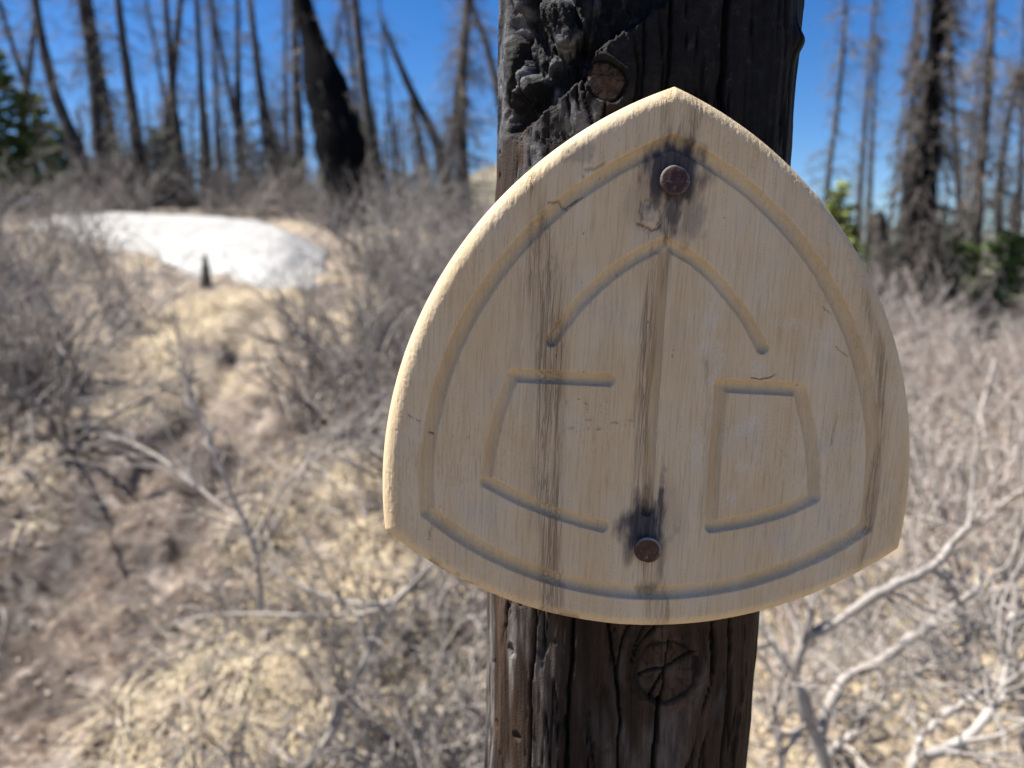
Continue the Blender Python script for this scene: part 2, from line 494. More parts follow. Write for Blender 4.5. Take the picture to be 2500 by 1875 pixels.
def build_snow():
    nx, ny = 150, 110
    s, t = np.meshgrid(np.linspace(-1, 1, nx), np.linspace(-1, 1, ny), indexing='ij')
    y = 9.20 - 1.05 * s + t * (1.15 + 0.35 * s)
    x = (-0.43 + 0.192 * s + 0.008 * t) * y
    e = 1 - (np.abs(s) ** 3.0 + np.abs(t) ** 3.0) ** (1 / 3.0)
    e = e + 0.085 * fbm(x * 1.6, y * 1.6, 4, 5)
    th = (0.19 + 0.05 * s) * sstep(-0.02, 0.34, e) - 0.12 * (1 - sstep(-0.06, 0.04, e))
    z = terrain(x, y) + th - 0.085 * fbm(x * 0.45, y * 0.45, 1.3, 3) + 0.03 * fbm(x * 1.2, y * 1.2, 9, 3)
    v = np.stack([x, y, z], -1).reshape(-1, 3)
    i = np.arange(nx - 1)[:, None] * ny; j = np.arange(ny - 1)[None, :]
    q = np.stack([i + j, i + ny + j, i + ny + j + 1, i + j + 1], -1).reshape(-1, 4)
    me = mesh_from("snow_patch", v, q, M['snow'])
    link("snow_patch", me, kind="structure")
build_snow()

# ------------------------------------------------------------------ the post
POST_X, POST_Y0, POST_Z = 0.0682, 0.3815, 1.4186      # axis at sign height, front face plane
POST_LEAN = R(1.45)

def seg_dist(x, y, pts):
    d = np.full(np.shape(x), 1e9)
    pts = np.asarray(pts, float)
    for a, b in zip(pts[:-1], pts[1:]):
        ab = b - a
        t = np.clip(((x - a[0]) * ab[0] + (y - a[1]) * ab[1]) / (ab @ ab + 1e-12), 0, 1)
        d = np.minimum(d, np.hypot(x - a[0] - t * ab[0], y - a[1] - t * ab[1]))
    return d

def worley(x, y, seed):
    """Nearest and second nearest cell distances and a random id of the nearest cell."""
    xi, yi = np.floor(x).astype(np.int64), np.floor(y).astype(np.int64)
    f1 = np.full(np.shape(x), 9.0); f2 = f1.copy(); cid = np.zeros(np.shape(x))
    tab = np.random.default_rng(seed).random((256, 3))
    for dx in (-1, 0, 1):
        for dy in (-1, 0, 1):
            hsh = _perm[(_perm[(xi + dx) & 255] + yi + dy) & 255]
            r = tab[hsh]
            d = np.hypot(xi + dx + r[..., 0] - x, yi + dy + r[..., 1] - y)
            near = d < f1
            f2 = np.where(near, f1, np.minimum(f2, d))
            cid = np.where(near, r[..., 2], cid)
            f1 = np.where(near, d, f1)
    return f1, f2, cid

def build_post():
    root = empty("wooden_post", (POST_X, POST_Y0 + 0.0765, 0.0), "thick charred wooden post carrying the carved sign", "post")
    half_w, half_d, ex = 78.5, 74.0, 3.8
    ang = np.linspace(0, 2 * np.pi, 4001)
    c, s = np.cos(ang), np.sin(ang)
    rad = (np.abs(s / half_w) ** ex + np.abs(c / half_d) ** ex) ** (-1 / ex)
    px, py = rad * s, -rad * c                    # start at the front middle (-y)
    arc = np.concatenate([[0], np.cumsum(np.hypot(np.diff(px), np.diff(py)))])
    Ltot = arc[-1]
    S = np.concatenate([np.arange(-125, 125.1, 0.85), np.linspace(125, Ltot - 125, 60)[1:-1]])
    SX = np.interp(S % Ltot, arc, px); SY = np.interp(S % Ltot, arc, py)
    nx_ = np.gradient(SY); ny_ = -np.gradient(SX)
    e1 = np.interp((S + 0.6) % Ltot, arc, px) - np.interp((S - 0.6) % Ltot, arc, px)
    e2 = np.interp((S + 0.6) % Ltot, arc, py) - np.interp((S - 0.6) % Ltot, arc, py)
    nl = np.hypot(e1, e2); NX, NY = e2 / nl, -e1 / nl
    Sw = np.where(S > Ltot / 2, S - Ltot, S)
    Z = np.concatenate([np.linspace(-1470, -240, 60)[:-1], np.arange(-240, 178, 0.9), np.linspace(178, 520, 40)])
    zz, ss = np.meshgrid(Z, Sw, indexing='ij')
    ss = ss + 5.7                                  # features were measured from the sign's middle line
    # grain flows round the knots
    K1, K2 = (-20.5, 123.0, 8.2), (24.5, -176.0, 14.8)
    psi = ss + 3.5 * fbm(ss * 0.02, zz * 0.006, 1, 3)
    for kx, kz, kr in (K1, K2):
        dx, dz = ss - kx, (zz - kz) * 0.75
        d2 = dx * dx + dz * dz
        psi = psi - dx * np.minimum(1, (kr * 1.15) ** 2 / np.maximum(d2, 1)) * 0.95
    h = 1.6 * fbm(psi * 0.035, zz * 0.006, 3, 3) + 1.0 * fbm(ss * 0.012, zz * 0.012, 9, 3)
    g = fbm(psi * 0.30, zz * 0.010, 5, 4)
    h = h + 0.75 * g
    g2 = fbm(psi * 0.9, zz * 0.02, 15, 3)
    h = h + 0.30 * g2
    ridge = 1 - np.abs(fbm(psi * 0.085, zz * 0.0045, 21, 3)) * 2.6
    crackf = sstep(0.80, 1.0, ridge) * sstep(-0.25, 0.25, fbm(ss * 0.03, zz * 0.008, 31, 2) + 0.05)
    crack = crackf.copy()
    def cut(pts, w, dep):
        nonlocal h, crack
        wob = 1.1 * fbm(zz * 0.05, ss * 0.02, 44, 3)
        d = seg_dist(ss + wob, zz, pts)
        m_ = 1 - sstep(w * 0.35, w * 1.3, d)
        h = h - dep * m_
        crack = np.maximum(crack, m_)
    h = h - 2.6 * crackf
    cut([(-27, -128), (-26, -165), (-27.5, -205), (-25, -300)], 1.0, 5)
    cut([(-12, -118), (-8, -150), (-3, -178), (0.5, -205), (1.2, -300)], 0.8, 4)
    cut([(21.0, -192), (20.5, -215), (18.9, -260), (19.5, -330)], 1.2, 6)
    cut([(47, -120), (48, -150), (50, -178)], 0.7, 3.5)
    cut([(-45, -130), (-48, -190), (-47, -300)], 0.8, 3)
    cut([(58, -128), (59, -190), (57, -280)], 0.8, 3)
    cut([(8, 185), (9, 130), (7, 95)], 0.8, 4)
    cut([(36, 185), (35, 120), (37, 60)], 1.6, 5)
    cut([(-20.6, 113), (-21, 100), (-22.5, 84)], 0.8, 4)
    cut([(-4, 150), (-3, 105)], 0.6, 3)
    # the burnt hollow, upper left: a deep diagonal cavity above a ragged ledge, cracked char blocks above it
    ledge = np.interp(ss, [-125, -80, -67, -60, -52.6, -41, -35, -31, -26, 6, 20, 30], [112, 100, 97, 101, 107, 116, 121, 121, 136, 158, 185, 240])
    ledge = ledge + 2.6 * fbm(ss * 0.16, zz * 0.02, 2, 3) + 1.2 * fbm(ss * 0.7, zz * 0.1, 6, 2)
    ab = zz - ledge
    side = sstep(-84, -72, ss + 4 * fbm(zz * 0.05, ss * 0.05, 17, 3))
    inside = sstep(-0.5, 1.4, ab) * side * (1 - sstep(-2, 24, ss))
    ru, rv = ss * 0.90 + zz * 0.40, -ss * 0.40 + zz * 0.90
    wu = ru + 5 * fbm(ru * 0.05, rv * 0.03, 3, 3); wv = rv + 7 * fbm(ru * 0.04, rv * 0.03, 8, 3)
    f1_, f2_, cid = worley(wu / 13.0, wv / 24.0, 5)
    gap = sstep(0.02, 0.30, f2_ - f1_)
    dome = gap * (0.55 + 0.45 * (1 - f1_))
    keep = sstep(0.28, 0.62, cid) * sstep(10, 26, ab + 9 * fbm(ss * 0.08, zz * 0.05, 4, 2) + 9 * (cid - 0.5))
    keep = np.maximum(keep, 0.9 * sstep(0.15, 0.45, fbm(ru * 0.05, rv * 0.02, 12, 3)) * sstep(14, 24, ab))
    depth = 13.5 * sstep(0, 5, ab) * (1 - keep * (0.35 + 0.65 * dome))
    rough = 2.0 * fbm(ru * 0.16, rv * 0.07, 14, 4) + 1.1 * (0.5 - np.abs(fbm(ru * 0.30, rv * 0.14, 15, 3))) + 0.5 * fbm(ss * 0.6, zz * 0.5, 19, 3)
    burnt = inside
    h = h * (1 - 0.5 * burnt) - inside * depth + burnt * rough
    # burnt skin below the ledge and over the rest of the top
    pat = (1 - sstep(0.7, 1.1, np.hypot((ss + 50) / 17, (zz - 84) / 27) + 0.5 * fbm(ss * 0.09, zz * 0.06, 27, 3)))
    pat2 = (1 - sstep(0.7, 1.1, np.hypot((ss + 33) / 13, (zz - 110) / 15) + 0.5 * fbm(ss * 0.09, zz * 0.06, 28, 3)))
    left_col = (1 - sstep(-76, -66, ss)) * sstep(88, 104, zz)
    skin = np.maximum.reduce([pat, pat2, 0.9 * left_col])
    char = np.clip(np.maximum(burnt, 0.92 * skin), 0, 1)
    char = np.maximum(char, 0.88 * sstep(-8, 22, ss + 10 * fbm(ss * 0.03, zz * 0.01, 61, 2)) * sstep(-10, 60, zz))
    char = np.maximum(char, 0.85 * (1 - sstep(0.7, 1.1, np.hypot((ss + 2) / 34, (zz - 140) / 46) + 0.4 * fbm(ss * 0.06, zz * 0.03, 63, 3))))
    ash_lit = np.clip(np.maximum(skin * 0.8, burnt * keep * 0.8) * sstep(-0.1, 0.45, fbm(ss * 0.07, zz * 0.05, 29, 3) + 0.15), 0, 1) * (1 - sstep(-12, 6, ss))  # grey burnt skin, plus grazing-sun highlights painted onto the char lumps
    fleck = sstep(0.25, 0.6, fbm(ss * 0.5, zz * 0.32, 35, 3))
    h = h + 0.8 * np.maximum(pat, pat2) * (0.5 + 0.9 * fbm(ss * 0.16, zz * 0.10, 35, 4)) + 0.5 * skin * fleck
    # small worm hollows on the left flank
    pits = sstep(0.46, 0.58, fbm(ss * 0.10, zz * 0.05, 51, 3)) * (1 - sstep(-30, 10, ss))
    h = h - 2.0 * pits
    # knots: flat sawn ends with rings and radial splits
    knot = np.zeros_like(h); kring = np.zeros_like(h)
    for kx, kz, kr in (K1, K2):
        dx, dz = ss - kx, zz - kz
        d = np.hypot(dx, dz * 0.92) * (1 + 0.22 * fbm(dx * 0.09, dz * 0.09, kx, 2))
        an = np.arctan2(dz, dx)
        inn = 1 - sstep(kr * 0.93, kr * 1.03, d)
        rimc = np.exp(-((d - kr * 1.06) / (0.07 * kr)) ** 2)
        flat = 0.35 * fbm(dx * 0.5, dz * 0.5, 3, 3) - 0.8 + (0.2 if kr < 12 else 0.2)
        h = h * (1 - inn) + inn * flat
        h = h - rimc * (2.6 if kr < 12 else 1.0)
        h = h + 1.3 * np.exp(-((d - kr * 1.30) / (0.16 * kr)) ** 2)
        rad_cr = sstep(0.86, 0.99, np.cos(an * 9 + 2.0 * fbm(d * 0.2, an, 2, 2))) * sstep(kr * 0.15, kr * 0.5, d) * inn * 0.8
        h = h - 0.5 * rad_cr
        ring = 0.5 + 0.5 * np.sin(d * (2.6 if kr < 12 else 1.9) + fbm(dx * 0.3, dz * 0.3, 4, 2))
        knot = np.maximum(knot, inn * (0.9 if kr < 12 else 0.28) * np.clip(0.75 + 0.8 * fbm(dx * 0.15, dz * 0.15, 6, 3), 0.15, 1))
        kring = kring * (1 - inn) + inn * np.clip(0.35 + 0.30 * ring * (1.0 if kr < 12 else 0.5) - 0.7 * rad_cr + 0.5 * fbm(dx * 0.2, dz * 0.2, 9, 3), 0, 1)
        crack = np.maximum(crack * (1 - inn), np.maximum(0.75 * rimc, 0.6 * rad_cr))
    cut([(9, -179), (15, -176), (23, -175), (33, -168), (39, -165)], 0.6, 4)
    cut([(24, -175), (18, -184), (15.5, -192)], 0.6, 4)
    cut([(24, -174), (25, -164), (24.5, -158)], 0.5, 2.0)
    cut([(23, -177), (22.5, -186), (21.4, -194)], 0.8, 3.5)
    cut([(-30, 126), (-21, 126), (-13, 129)], 0.35, 1.2)
    grey = sstep(0.0, 0.5, fbm(psi * 0.06, zz * 0.010, 41, 3) + 0.25) * sstep(110, 190, -zz) * (1 - sstep(-60, -20, ss))
    grey = np.maximum(grey, 0.42 * sstep(0.05, 0.5, fbm(psi * 0.05, zz * 0.012, 43, 3) + 0.12) * sstep(100, 150, -zz) * (1 - sstep(0.8, 1.6, np.hypot((ss - 20) / 38, (zz + 196) / 40))))
    # small snag on the right edge near the top
    h = h + 4.0 * np.exp(-((ss - 78) / 6) ** 2 - ((zz - 148) / 6) ** 2)
    X = SX[None, :] + NX[None, :] * h
    Y = SY[None, :] + NY[None, :] * h
    v = np.stack([X / 1000, Y / 1000, zz / 1000], -1)
    nz, ns = zz.shape
    top = zz.max() / 1000
    v = v.reshape(-1, 3)
    i = np.arange(nz - 1)[:, None] * ns; j = np.arange(ns)[None, :]; j2 = (j + 1) % ns
    q = np.stack([i + j, i + j2, i + ns + j2, i + ns + j], -1).reshape(-1, 4)
    ctop = len(v); v = np.vstack([v, [0, 0, top + 0.012]])
    last = (nz - 1) * ns
    tri = np.stack([last + np.arange(ns), last + (np.arange(ns) + 1) % ns, np.full(ns, ctop)], -1)
    pad = lambda q_: np.append(np.clip(q_, 0, 1).ravel(), 0)
    # lean about the sign's height
    ca, sa = math.cos(POST_LEAN), math.sin(POST_LEAN)
    vx = v[:, 0] * ca + v[:, 2] * sa
    vz = -v[:, 0] * sa + v[:, 2] * ca
    v = np.stack([vx, v[:, 1], vz + POST_Z], -1)
    me = mesh_from("shaft", v, [q, tri], M['post'], dict(char=pad(char), crack=pad(crack), knot=pad(knot), knotring=pad(kring), grey=pad(grey), ash_lit=pad(ash_lit)))
    link("shaft", me, root)
build_post()

# ------------------------------------------------------------------ the carved sign
SIGN_AT = Vector((0.0694, 0.3613, 1.4186))
SIGN_ROT = Matrix.Rotation(R(1.0), 4, 'Z') @ Matrix.Rotation(R(2.45), 4, 'Y')

def arc3(corners, sag):
    """Three bulging sides through three corners: centres and radius of each side."""
    out = []
    for k in range(3):
        a, b = np.array(corners[k]), np.array(corners[(k + 1) % 3])
        m = (a + b) / 2; ch = np.linalg.norm(b - a)
        r = (ch * ch / 4 + sag[k] ** 2) / (2 * sag[k])
        cen = np.mean(np.array(corners), 0)
        nrm = m - cen; dirv = (b - a) / ch; nrm = nrm - dirv * (nrm @ dirv); nrm /= np.linalg.norm(nrm)
        out.append((m - nrm * (r - sag[k]), r, a, b))
    return out

def arc_points(sides, n):
    pts = []
    for c, r, a, b in sides:
        a0 = math.atan2(*(a - c)[::-1]); a1 = math.atan2(*(b - c)[::-1])
        d = (a1 - a0 + math.pi) % (2 * math.pi) - math.pi
        t = np.linspace(0, 1, n, endpoint=False)
        pts.append(np.stack([c[0] + r * np.cos(a0 + d * t), c[1] + r * np.sin(a0 + d * t)], -1))
    return np.concatenate(pts)

def build_sign():
    root = empty("trail_sign", SIGN_AT, "pale weathered wooden trail sign with bulging triangular outline and carved emblem", "sign")
    root.rotation_euler = SIGN_ROT.to_euler()
    outer = arc3([(0, 117.4), (127.6, -97.6), (-127.8, -97.6)], (43.5, 45.2, 43.5))
    ring = arc3([(0.3, 92.0), (107.4, -86.0), (-106.8, -86.0)], (34.8, 37.4, 34.8))
    out = arc_points(outer, 350)
    nA = len(out)
    cen = np.array([0.0, -42.0])
    rr = 7.6
    phi = np.linspace(0, np.pi / 2, 17)
    d_edge = rr * (1 - np.cos(phi[::-1])) if False else rr * (1 - np.sin(phi))       # from rr .. 0
    inner = np.linspace(0.004, 1 - (rr + 0.4) / 122, 205)
    t = np.concatenate([inner, 1 - d_edge[:-1] / 122, [1.0]])
    t = np.unique(np.round(t, 6))
    P = cen + (out - cen)[None, :, :] * t[:, None, None]
    x, y = P[..., 0], P[..., 1]
    de = np.full(x.shape, 1e9)
    for c, r, a_, b_ in outer:
        de = np.minimum(de, r - np.hypot(x - c[0], y - c[1]))
    de = np.maximum(de, 0)
    h = np.zeros_like(x)
    # routed strokes: round-nosed cutter
    strokes = [
        (np.vstack([arc_points(ring, 24), arc_points(ring, 24)[:1]]), 3.5),
        (spline([(-0.5, 46.5), (-11, 41), (-23.8, 32), (-37, 18.8), (-44.2, 9.2), (-50.8, -0.8)], 24), 3.0),
        (spline([(-0.5, 46.5), (12, 40.4), (22, 33.0), (32.9, 22), (41, 12.5), (49.0, -0.2)], 24), 3.0),
        (np.array([(-0.6, 45), (-0.8, 10), (-0.8, -40), (-0.5, -82)]), 2.7),
        (np.array([(-22.8, -18.4), (-68.1, -18.1)]), 3.1),
        (spline([(-68.1, -18.1), (-73.3, -34.2), (-76.8, -52.2), (-78.9, -69.8)], 14), 2.7),
        (spline([(-78.9, -69.8), (-63.4, -77.6), (-41.8, -85.3), (-21.9, -90.4)], 14), 3.0),
        (np.array([(30.6, -19.0), (68.5, -19.3)]), 3.2),
        (spline([(68.5, -19.3), (74.8, -38.4), (79.0, -56.9), (80.5, -71.6)], 14), 3.2),
        (spline([(80.5, -71.6), (66.8, -79.0), (49.3, -84.8), (31.5, -88.5)], 14), 3.1),
        (np.array([(31.5, -88.5), (30.7, -51.4), (30.6, -19.0)]), 2.9),
    ]
    wob = 0.22 * fbm(x * 0.25, y * 0.12, 3, 3)
    cutd = np.zeros_like(x); gm = np.zeros_like(x)
    for pts, w in strokes:
        d = seg_dist(x, y, pts) + wob * 0.6
        Rb = w * 1.02
        dep = np.where(d < w, np.sqrt(np.maximum(Rb * Rb - d * d, 0)) - math.sqrt(Rb * Rb - w * w), 0) * 1.35
        cutd = np.maximum(cutd, dep)
        gm = np.maximum(gm, 1 - sstep(w - 0.5, w + 0.4, d))
    # grain bands of the flat-sawn boards
    def band(pts, w, soft):
        pts = np.array(pts)
        xc = np.interp(y, pts[::-1, 1], pts[::-1, 0]) + 1.2 * fbm(y * 0.03, x * 0.01, 5, 2)
        ww = w * (1 + 0.35 * fbm(y * 0.02, x * 0.0, 8, 2))
        return 1 - sstep(ww * (1 - soft), ww, np.abs(x - xc))
    bl = band([(-70, 95), (-66, 75), (-57, 39), (-53, 5), (-49.5, -34), (-48, -84), (-43.5, -132)], 12, 0.8)
    bl2 = band([(-73, 75), (-64, 39), (-60, 5), (-57.5, -34), (-58, -84), (-55, -132)], 16, 0.9)
    bc = band([(9, 110), (4.3, 90), (2.4, 64), (-3.8, 26), (-6.0, -32), (-2.4, -72), (7, -110), (11.4, -132)], 5.6, 0.45)
    bcl = band([(-4, 110), (-5.5, 30), (-6.4, -32), (-6.5, -84), (2, -110), (6, -132)], 4.2, 0.6)
    br = band([(93, 35), (98.5, 20), (106, -4), (107, -17), (112, -40), (111, -60), (110, -80), (108, -95), (104, -120)], 4.5, 0.8)
    bd = band([(22, 0), (26.5, -20), (27, -50), (27.5, -80), (25, -110)], 4.5, 0.9) * sstep(-95, -75, y) * (1 - sstep(-12, 0, y))
    bandm = np.clip(np.maximum.reduce([0.82 * bl, 0.34 * bl2, 0.62 * bc, 0.55 * bcl, 0.58 * br, 0.42 * bd]), 0, 1)
    bandm = bandm * np.clip(0.72 + 0.75 * fbm(x * 0.13, y * 0.013, 77, 3), 0.15, 1)
    xw = x + 0.9 * fbm(y * 0.035, x * 0.05, 2, 3) + 0.09 * np.interp(y, [-140, 115], [10, -10])
    fis = 0 * x
    faint = (1 - sstep(0.01, 0.07, np.abs(fbm(xw * 0.5, y * 0.011, 61, 3)))) * 0.28
    # stains, scars, dirt with a shape of their own
    def blob(cx_, cy_, rx, ry, nz=0.35, sc=0.12, seed=1.0):
        return np.hypot((x - cx_) / rx, (y - cy_) / ry) + nz * fbm(x * sc, y * sc * 0.4, seed, 3)
    stain = 0.98 * (1 - sstep(0.58, 1.2, blob(1.2, 77.5, 16.0, 17.5, 0.32, 0.22, 2)))
    stain = np.maximum(stain, 0.80 * (1 - sstep(0.2, 1.0, blob(1.5, 62, 8.5, 19, 0.45, 0.4, 3))))
    stain = np.maximum(stain, 0.45 * (1 - sstep(0.3, 1.0, blob(10, 60, 10, 18, 0.45, 0.25, 4))))
    stain = np.maximum(stain, 0.25 * (1 - sstep(0.3, 1.0, blob(-12, 66, 10, 20, 0.4, 0.1, 41))))
    stain = np.maximum(stain, 0.96 * (1 - sstep(0.35, 1.1, blob(-1.6, -90, 15.5, 19.0, 0.34, 0.25, 5))))
    stain = np.maximum(stain, 0.92 * (1 - sstep(0.3, 1.0, blob(6.2, -82, 2.4, 26, 0.4, 0.3, 6))))
    stain = np.maximum(stain, 0.55 * (1 - sstep(0.3, 1.0, blob(8.0, -103, 3.2, 20, 0.3, 0.2, 7))))
    stain = np.maximum(stain, 0.62 * (1 - sstep(0.3, 1.0, blob(-8.0, -100, 4.5, 17, 0.3, 0.2, 8))))
    stain = np.maximum(stain, 0.22 * (1 - sstep(0.2, 1.0, blob(7, -80, 15, 26, 0.4, 0.1, 9))))
    stain = np.maximum(stain, 0.45 * (1 - sstep(0.3, 1.0, blob(3, -122, 8, 6, 0.5, 0.2, 10))))
    stain = np.maximum(stain, 0.30 * (1 - sstep(0.3, 1.0, blob(-42, 85, 12, 6, 0.9, 0.2, 71))))
    below_nail = (1 - sstep(0.4, 1.0, blob(0.4, -112, 6.5, 10, 0.1, 0.2, 12)))
    stain = stain * (1 - 0.75 * below_nail * (np.abs(x - 0.5) < 7))
    pale = np.zeros_like(x)
    for k, (ax, ay, rx, ry) in enumerate([(24, 12, 4, 5), (20.5, -1.4, 3, 6), (28.8, -3, 3, 7), (29, -10, 3.5, 5), (26.5, -17, 3, 5), (46.5, -37.5, 5.5, 5), (40.5, -41, 3, 3),
                                          (47.5, -11, 4, 6), (44, -58, 4, 3), (22, -50, 4, 10), (28, -33, 3, 7), (40, -75, 4, 5), (60, 12, 8, 3), (78, 5, 5, 8)]):
        pale = np.maximum(pale, (1 - sstep(0.5, 1.1, blob(ax, ay, rx, ry, 0.8, 0.5, 100 + k))) * (0.5 + 0.9 * noise(x * 0.9, y * 0.5, k)))
    pale = np.clip(pale, 0, 1)
    dirt = np.zeros_like(x)
    def line(pts, w, a):
        nonlocal dirt, h
        d = seg_dist(x + 0.5 * noise(x * 0.5, y * 0.5, 2), y + 0.5 * noise(x * 0.5, y * 0.5, 7), pts)
        m_ = 1 - sstep(w * 0.3, w, d)
        dirt = np.maximum(dirt, a * m_); h = h - 0.35 * m_
    line([(-55.5, 62), (-51, 63), (-48, 60), (-44.5, 62), (-40, 65.5)], 0.6, 0.75)
    line([(-14, 54.5), (-10.5, 53.4), (-7, 52), (-4.5, 52.6), (-3.0, 55)], 0.7, 0.8)
    line([(-13, 65), (-13.4, 60), (-11.5, 57)], 0.45, 0.55)
    line([(45, -14.6), (49, -15.2), (53, -14.2), (56, -12.6)], 0.5, 0.75)
    line([(-117, -39), (-111, -42)], 0.4, 0.6)
    line([(-107, -48), (-105.5, -48)], 0.7, 0.8)
    line([(76, 20), (80, 17)], 0.4, 0.5)
    line([(83.5, 2), (90, -2.5)], 0.4, 0.5)
    line([(88, -31), (86, -46)], 0.5, 0.3)
    line([(-104.5, -92), (-105.5, -100)], 0.4, 0.5)
    line([(-39, 78), (-35, 78.5), (-31, 81)], 1.2, 0.35)
    rg2 = np.random.default_rng(21)
    for k in range(54):
        sx_, sy_ = rg2.uniform(-105, 110), rg2.uniform(-125, 95)
        if k < 9: sx_, sy_ = rg2.normal(-24, 7), rg2.normal(-40, 7)
        if 9 <= k < 22: sx_, sy_ = rg2.normal(-35, 14), rg2.normal(82, 9)
        rs = rg2.uniform(0.15, 0.62)
        dirt = np.maximum(dirt, rg2.uniform(0.3, 0.85) * (1 - sstep(rs * 0.4, rs * 1.3, np.hypot(x - sx_, (y - sy_) * 0.8) + 0.3 * noise(x, y, k))))
    # grubby marks on the C field and near the top left edge
    grub = sstep(0.35, 0.75, fbm(x * 0.22, y * 0.22, 55, 3)) * (1 - sstep(0.6, 1.2, blob(-26, -36, 16, 12, 0.4, 0.1, 13)))
    dirt = np.maximum(dirt, 0.5 * grub)
    edge_grime = (1 - sstep(1, 7, de)) * sstep(0.1, 0.5, fbm(x * 0.09, y * 0.09, 66, 3)) * (1 - sstep(-112, -96, y)) * sstep(0.0, 10.0, -x)
    dirt = np.maximum(dirt, 0.55 * edge_grime)
    # knot scar under the top nail
    sc = blob(-8.2, 58.0, 4.2, 7.2, 0.5, 0.4, 14)
    h = h + 0.9 * (1 - sstep(0.5, 1.0, sc)) + 0.5 * (1 - sstep(0.4, 1.0, sc)) * fbm(x * 0.5, y * 0.5, 15, 3)
    dirt = np.maximum(dirt, 0.5 * np.exp(-((sc - 1.02) / 0.10) ** 2))
    pale = np.maximum(pale, 0.45 * (1 - sstep(0.5, 0.95, sc)))
    dirt = np.maximum(dirt, 0.4 * (1 - sstep(0.4, 1.0, blob(-9.5, 62, 1.8, 2.4, 0.3, 0.4, 16))))
    # weathered relief of the face
    h = h - 0.55 * fis * (1 - 0.35 * gm) - 0.10 * faint
    h = h + 0.30 * fbm(x * 0.05, y * 0.02, 31, 3) + 0.10 * fbm(xw * 0.8, y * 0.05, 32, 2)
    h = h + 0.35 * pale * noise(x * 1.1, y * 0.8, 5)
    h = h - cutd + gm * 0.10 * fbm(x * 0.9, y * 0.5, 37, 3)
    # rounded edge with torn grain
    tear = (1 - sstep(5, 10, de)) * sstep(0.5, 3, de)
    h = h - tear * 0.8 * np.maximum(0, fbm(xw * 1.0, y * 0.11, 38, 3)) * (0.25 + 1.0 * bandm + 0.5 * bl2)
    h = h + tear * 0.22 * fbm(x * 0.8, y * 0.8, 39, 2)
    drop = np.where(de < rr, rr - np.sqrt(np.maximum(rr * rr - (rr - de) ** 2, 0)), 0)
    h = h - drop
    fresh_lit = np.clip(np.maximum(0.45 * gm, (1 - sstep(3, 8, de)) * 0.7), 0, 1)  # less weathered routed wood; rim also lightened to paint in sunlit contrast
    nr = len(t)
    V = np.stack([x, -h, y], -1)                                     # sign lies in its local XZ plane, face towards -Y
    # side wall and back
    TH = 19.8
    B = out
    rings = [V.reshape(-1, 3)]
    for k, dep in enumerate((12.5, 15.0, 17.5, 19.0)):
        rings.append(np.stack([B[:, 0], np.full(nA, dep), B[:, 1]], -1))
    Bi = cen + (B - cen) * 0.985
    rings.append(np.stack([Bi[:, 0], np.full(nA, TH), Bi[:, 1]], -1))
    v = np.concatenate(rings)
    nring = nr + 5
    i = np.arange(nring - 1)[:, None] * nA; j = np.arange(nA)[None, :]; j2 = (j + 1) % nA
    q = np.stack([i + j, i + nA + j, i + nA + j2, i + j2], -1).reshape(-1, 4)
    c0 = len(v); v = np.vstack([v, [cen[0], -h[0].mean(), cen[1]], [cen[0], TH, cen[1]]])
    ar = np.arange(nA)
    tri1 = np.stack([np.full(nA, c0), ar, (ar + 1) % nA], -1)
    lb = (nring - 1) * nA
    tri2 = np.stack([np.full(nA, c0 + 1), lb + (ar + 1) % nA, lb + ar], -1)
    def pad(a_, side): return np.concatenate([np.clip(a_, 0, 1).ravel(), np.full(5 * nA, side), [0, 0]])
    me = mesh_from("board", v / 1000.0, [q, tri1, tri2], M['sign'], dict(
        band=pad(bandm, 0.1), fissure=pad(np.maximum(fis, faint), 0), fresh_lit=pad(fresh_lit, 0.7), pale=pad(pale, 0), stain=pad(stain, 0), dirt=pad(dirt, 0)))
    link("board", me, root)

    def nail(cx_, cz_, r, stand, tilt, seed, label, worn_top):
        n, m = 64, 16
        prof = [(0.0, 0.55), (0.15, 0.56), (0.3, 0.55), (0.45, 0.52), (0.6, 0.46), (0.72, 0.38), (0.82, 0.27), (0.9, 0.12), (0.96, -0.12), (1.0, -0.5), (1.0, -1.1), (0.97, -1.6), (0.9, -2.0), (0.6, -2.3), (0.5, -2.5), (0.5, -stand - 3)]
        a = np.arange(n) * 2 * np.pi / n
        vs, worn = [], []
        for k, (pr, ph) in enumerate(prof):
            X = pr * r * np.cos(a) * (1 + 0.025 * noise(np.cos(a) * 2, np.sin(a) * 2, seed) * (pr > 0.5))
            Zz = pr * r * np.sin(a) * (1 + 0.025 * noise(np.cos(a) * 2, np.sin(a) * 2, seed) * (pr > 0.5))
            H = ph * 1.0 + (0.28 * fbm(X * 0.35, Zz * 0.35, seed, 3) if k < 9 else 0)
            vs.append(np.stack([X, -np.broadcast_to(H, X.shape), Zz], -1))
            worn.append(np.clip(np.exp(-((pr - 0.93) / 0.06) ** 2) * (0.35 + worn_top * np.sin(a + 0.5)), 0, 1) * (k < 11))
        v_ = np.concatenate(vs); w_ = np.concatenate(worn)
        i_ = np.arange(len(prof) - 1)[:, None] * n; j_ = np.arange(n)[None, :]; jj = (j_ + 1) % n
        q_ = np.stack([i_ + j_, i_ + n + j_, i_ + n + jj, i_ + jj], -1).reshape(-1, 4)[:, ::-1]
        me_ = mesh_from("nail", v_ / 1000, q_, M['rust'], dict(worn=w_))
        o = link("nail", me_, root, label)
        o.location = (cx_ / 1000, -stand / 1000, cz_ / 1000)
        o.rotation_euler = tilt
    nail(1.4, 74.6, 6.9, 3.2, (R(-7), 0, R(2)), 3.0, "upper rusted nail ringed by blue-black stain", 0.25)
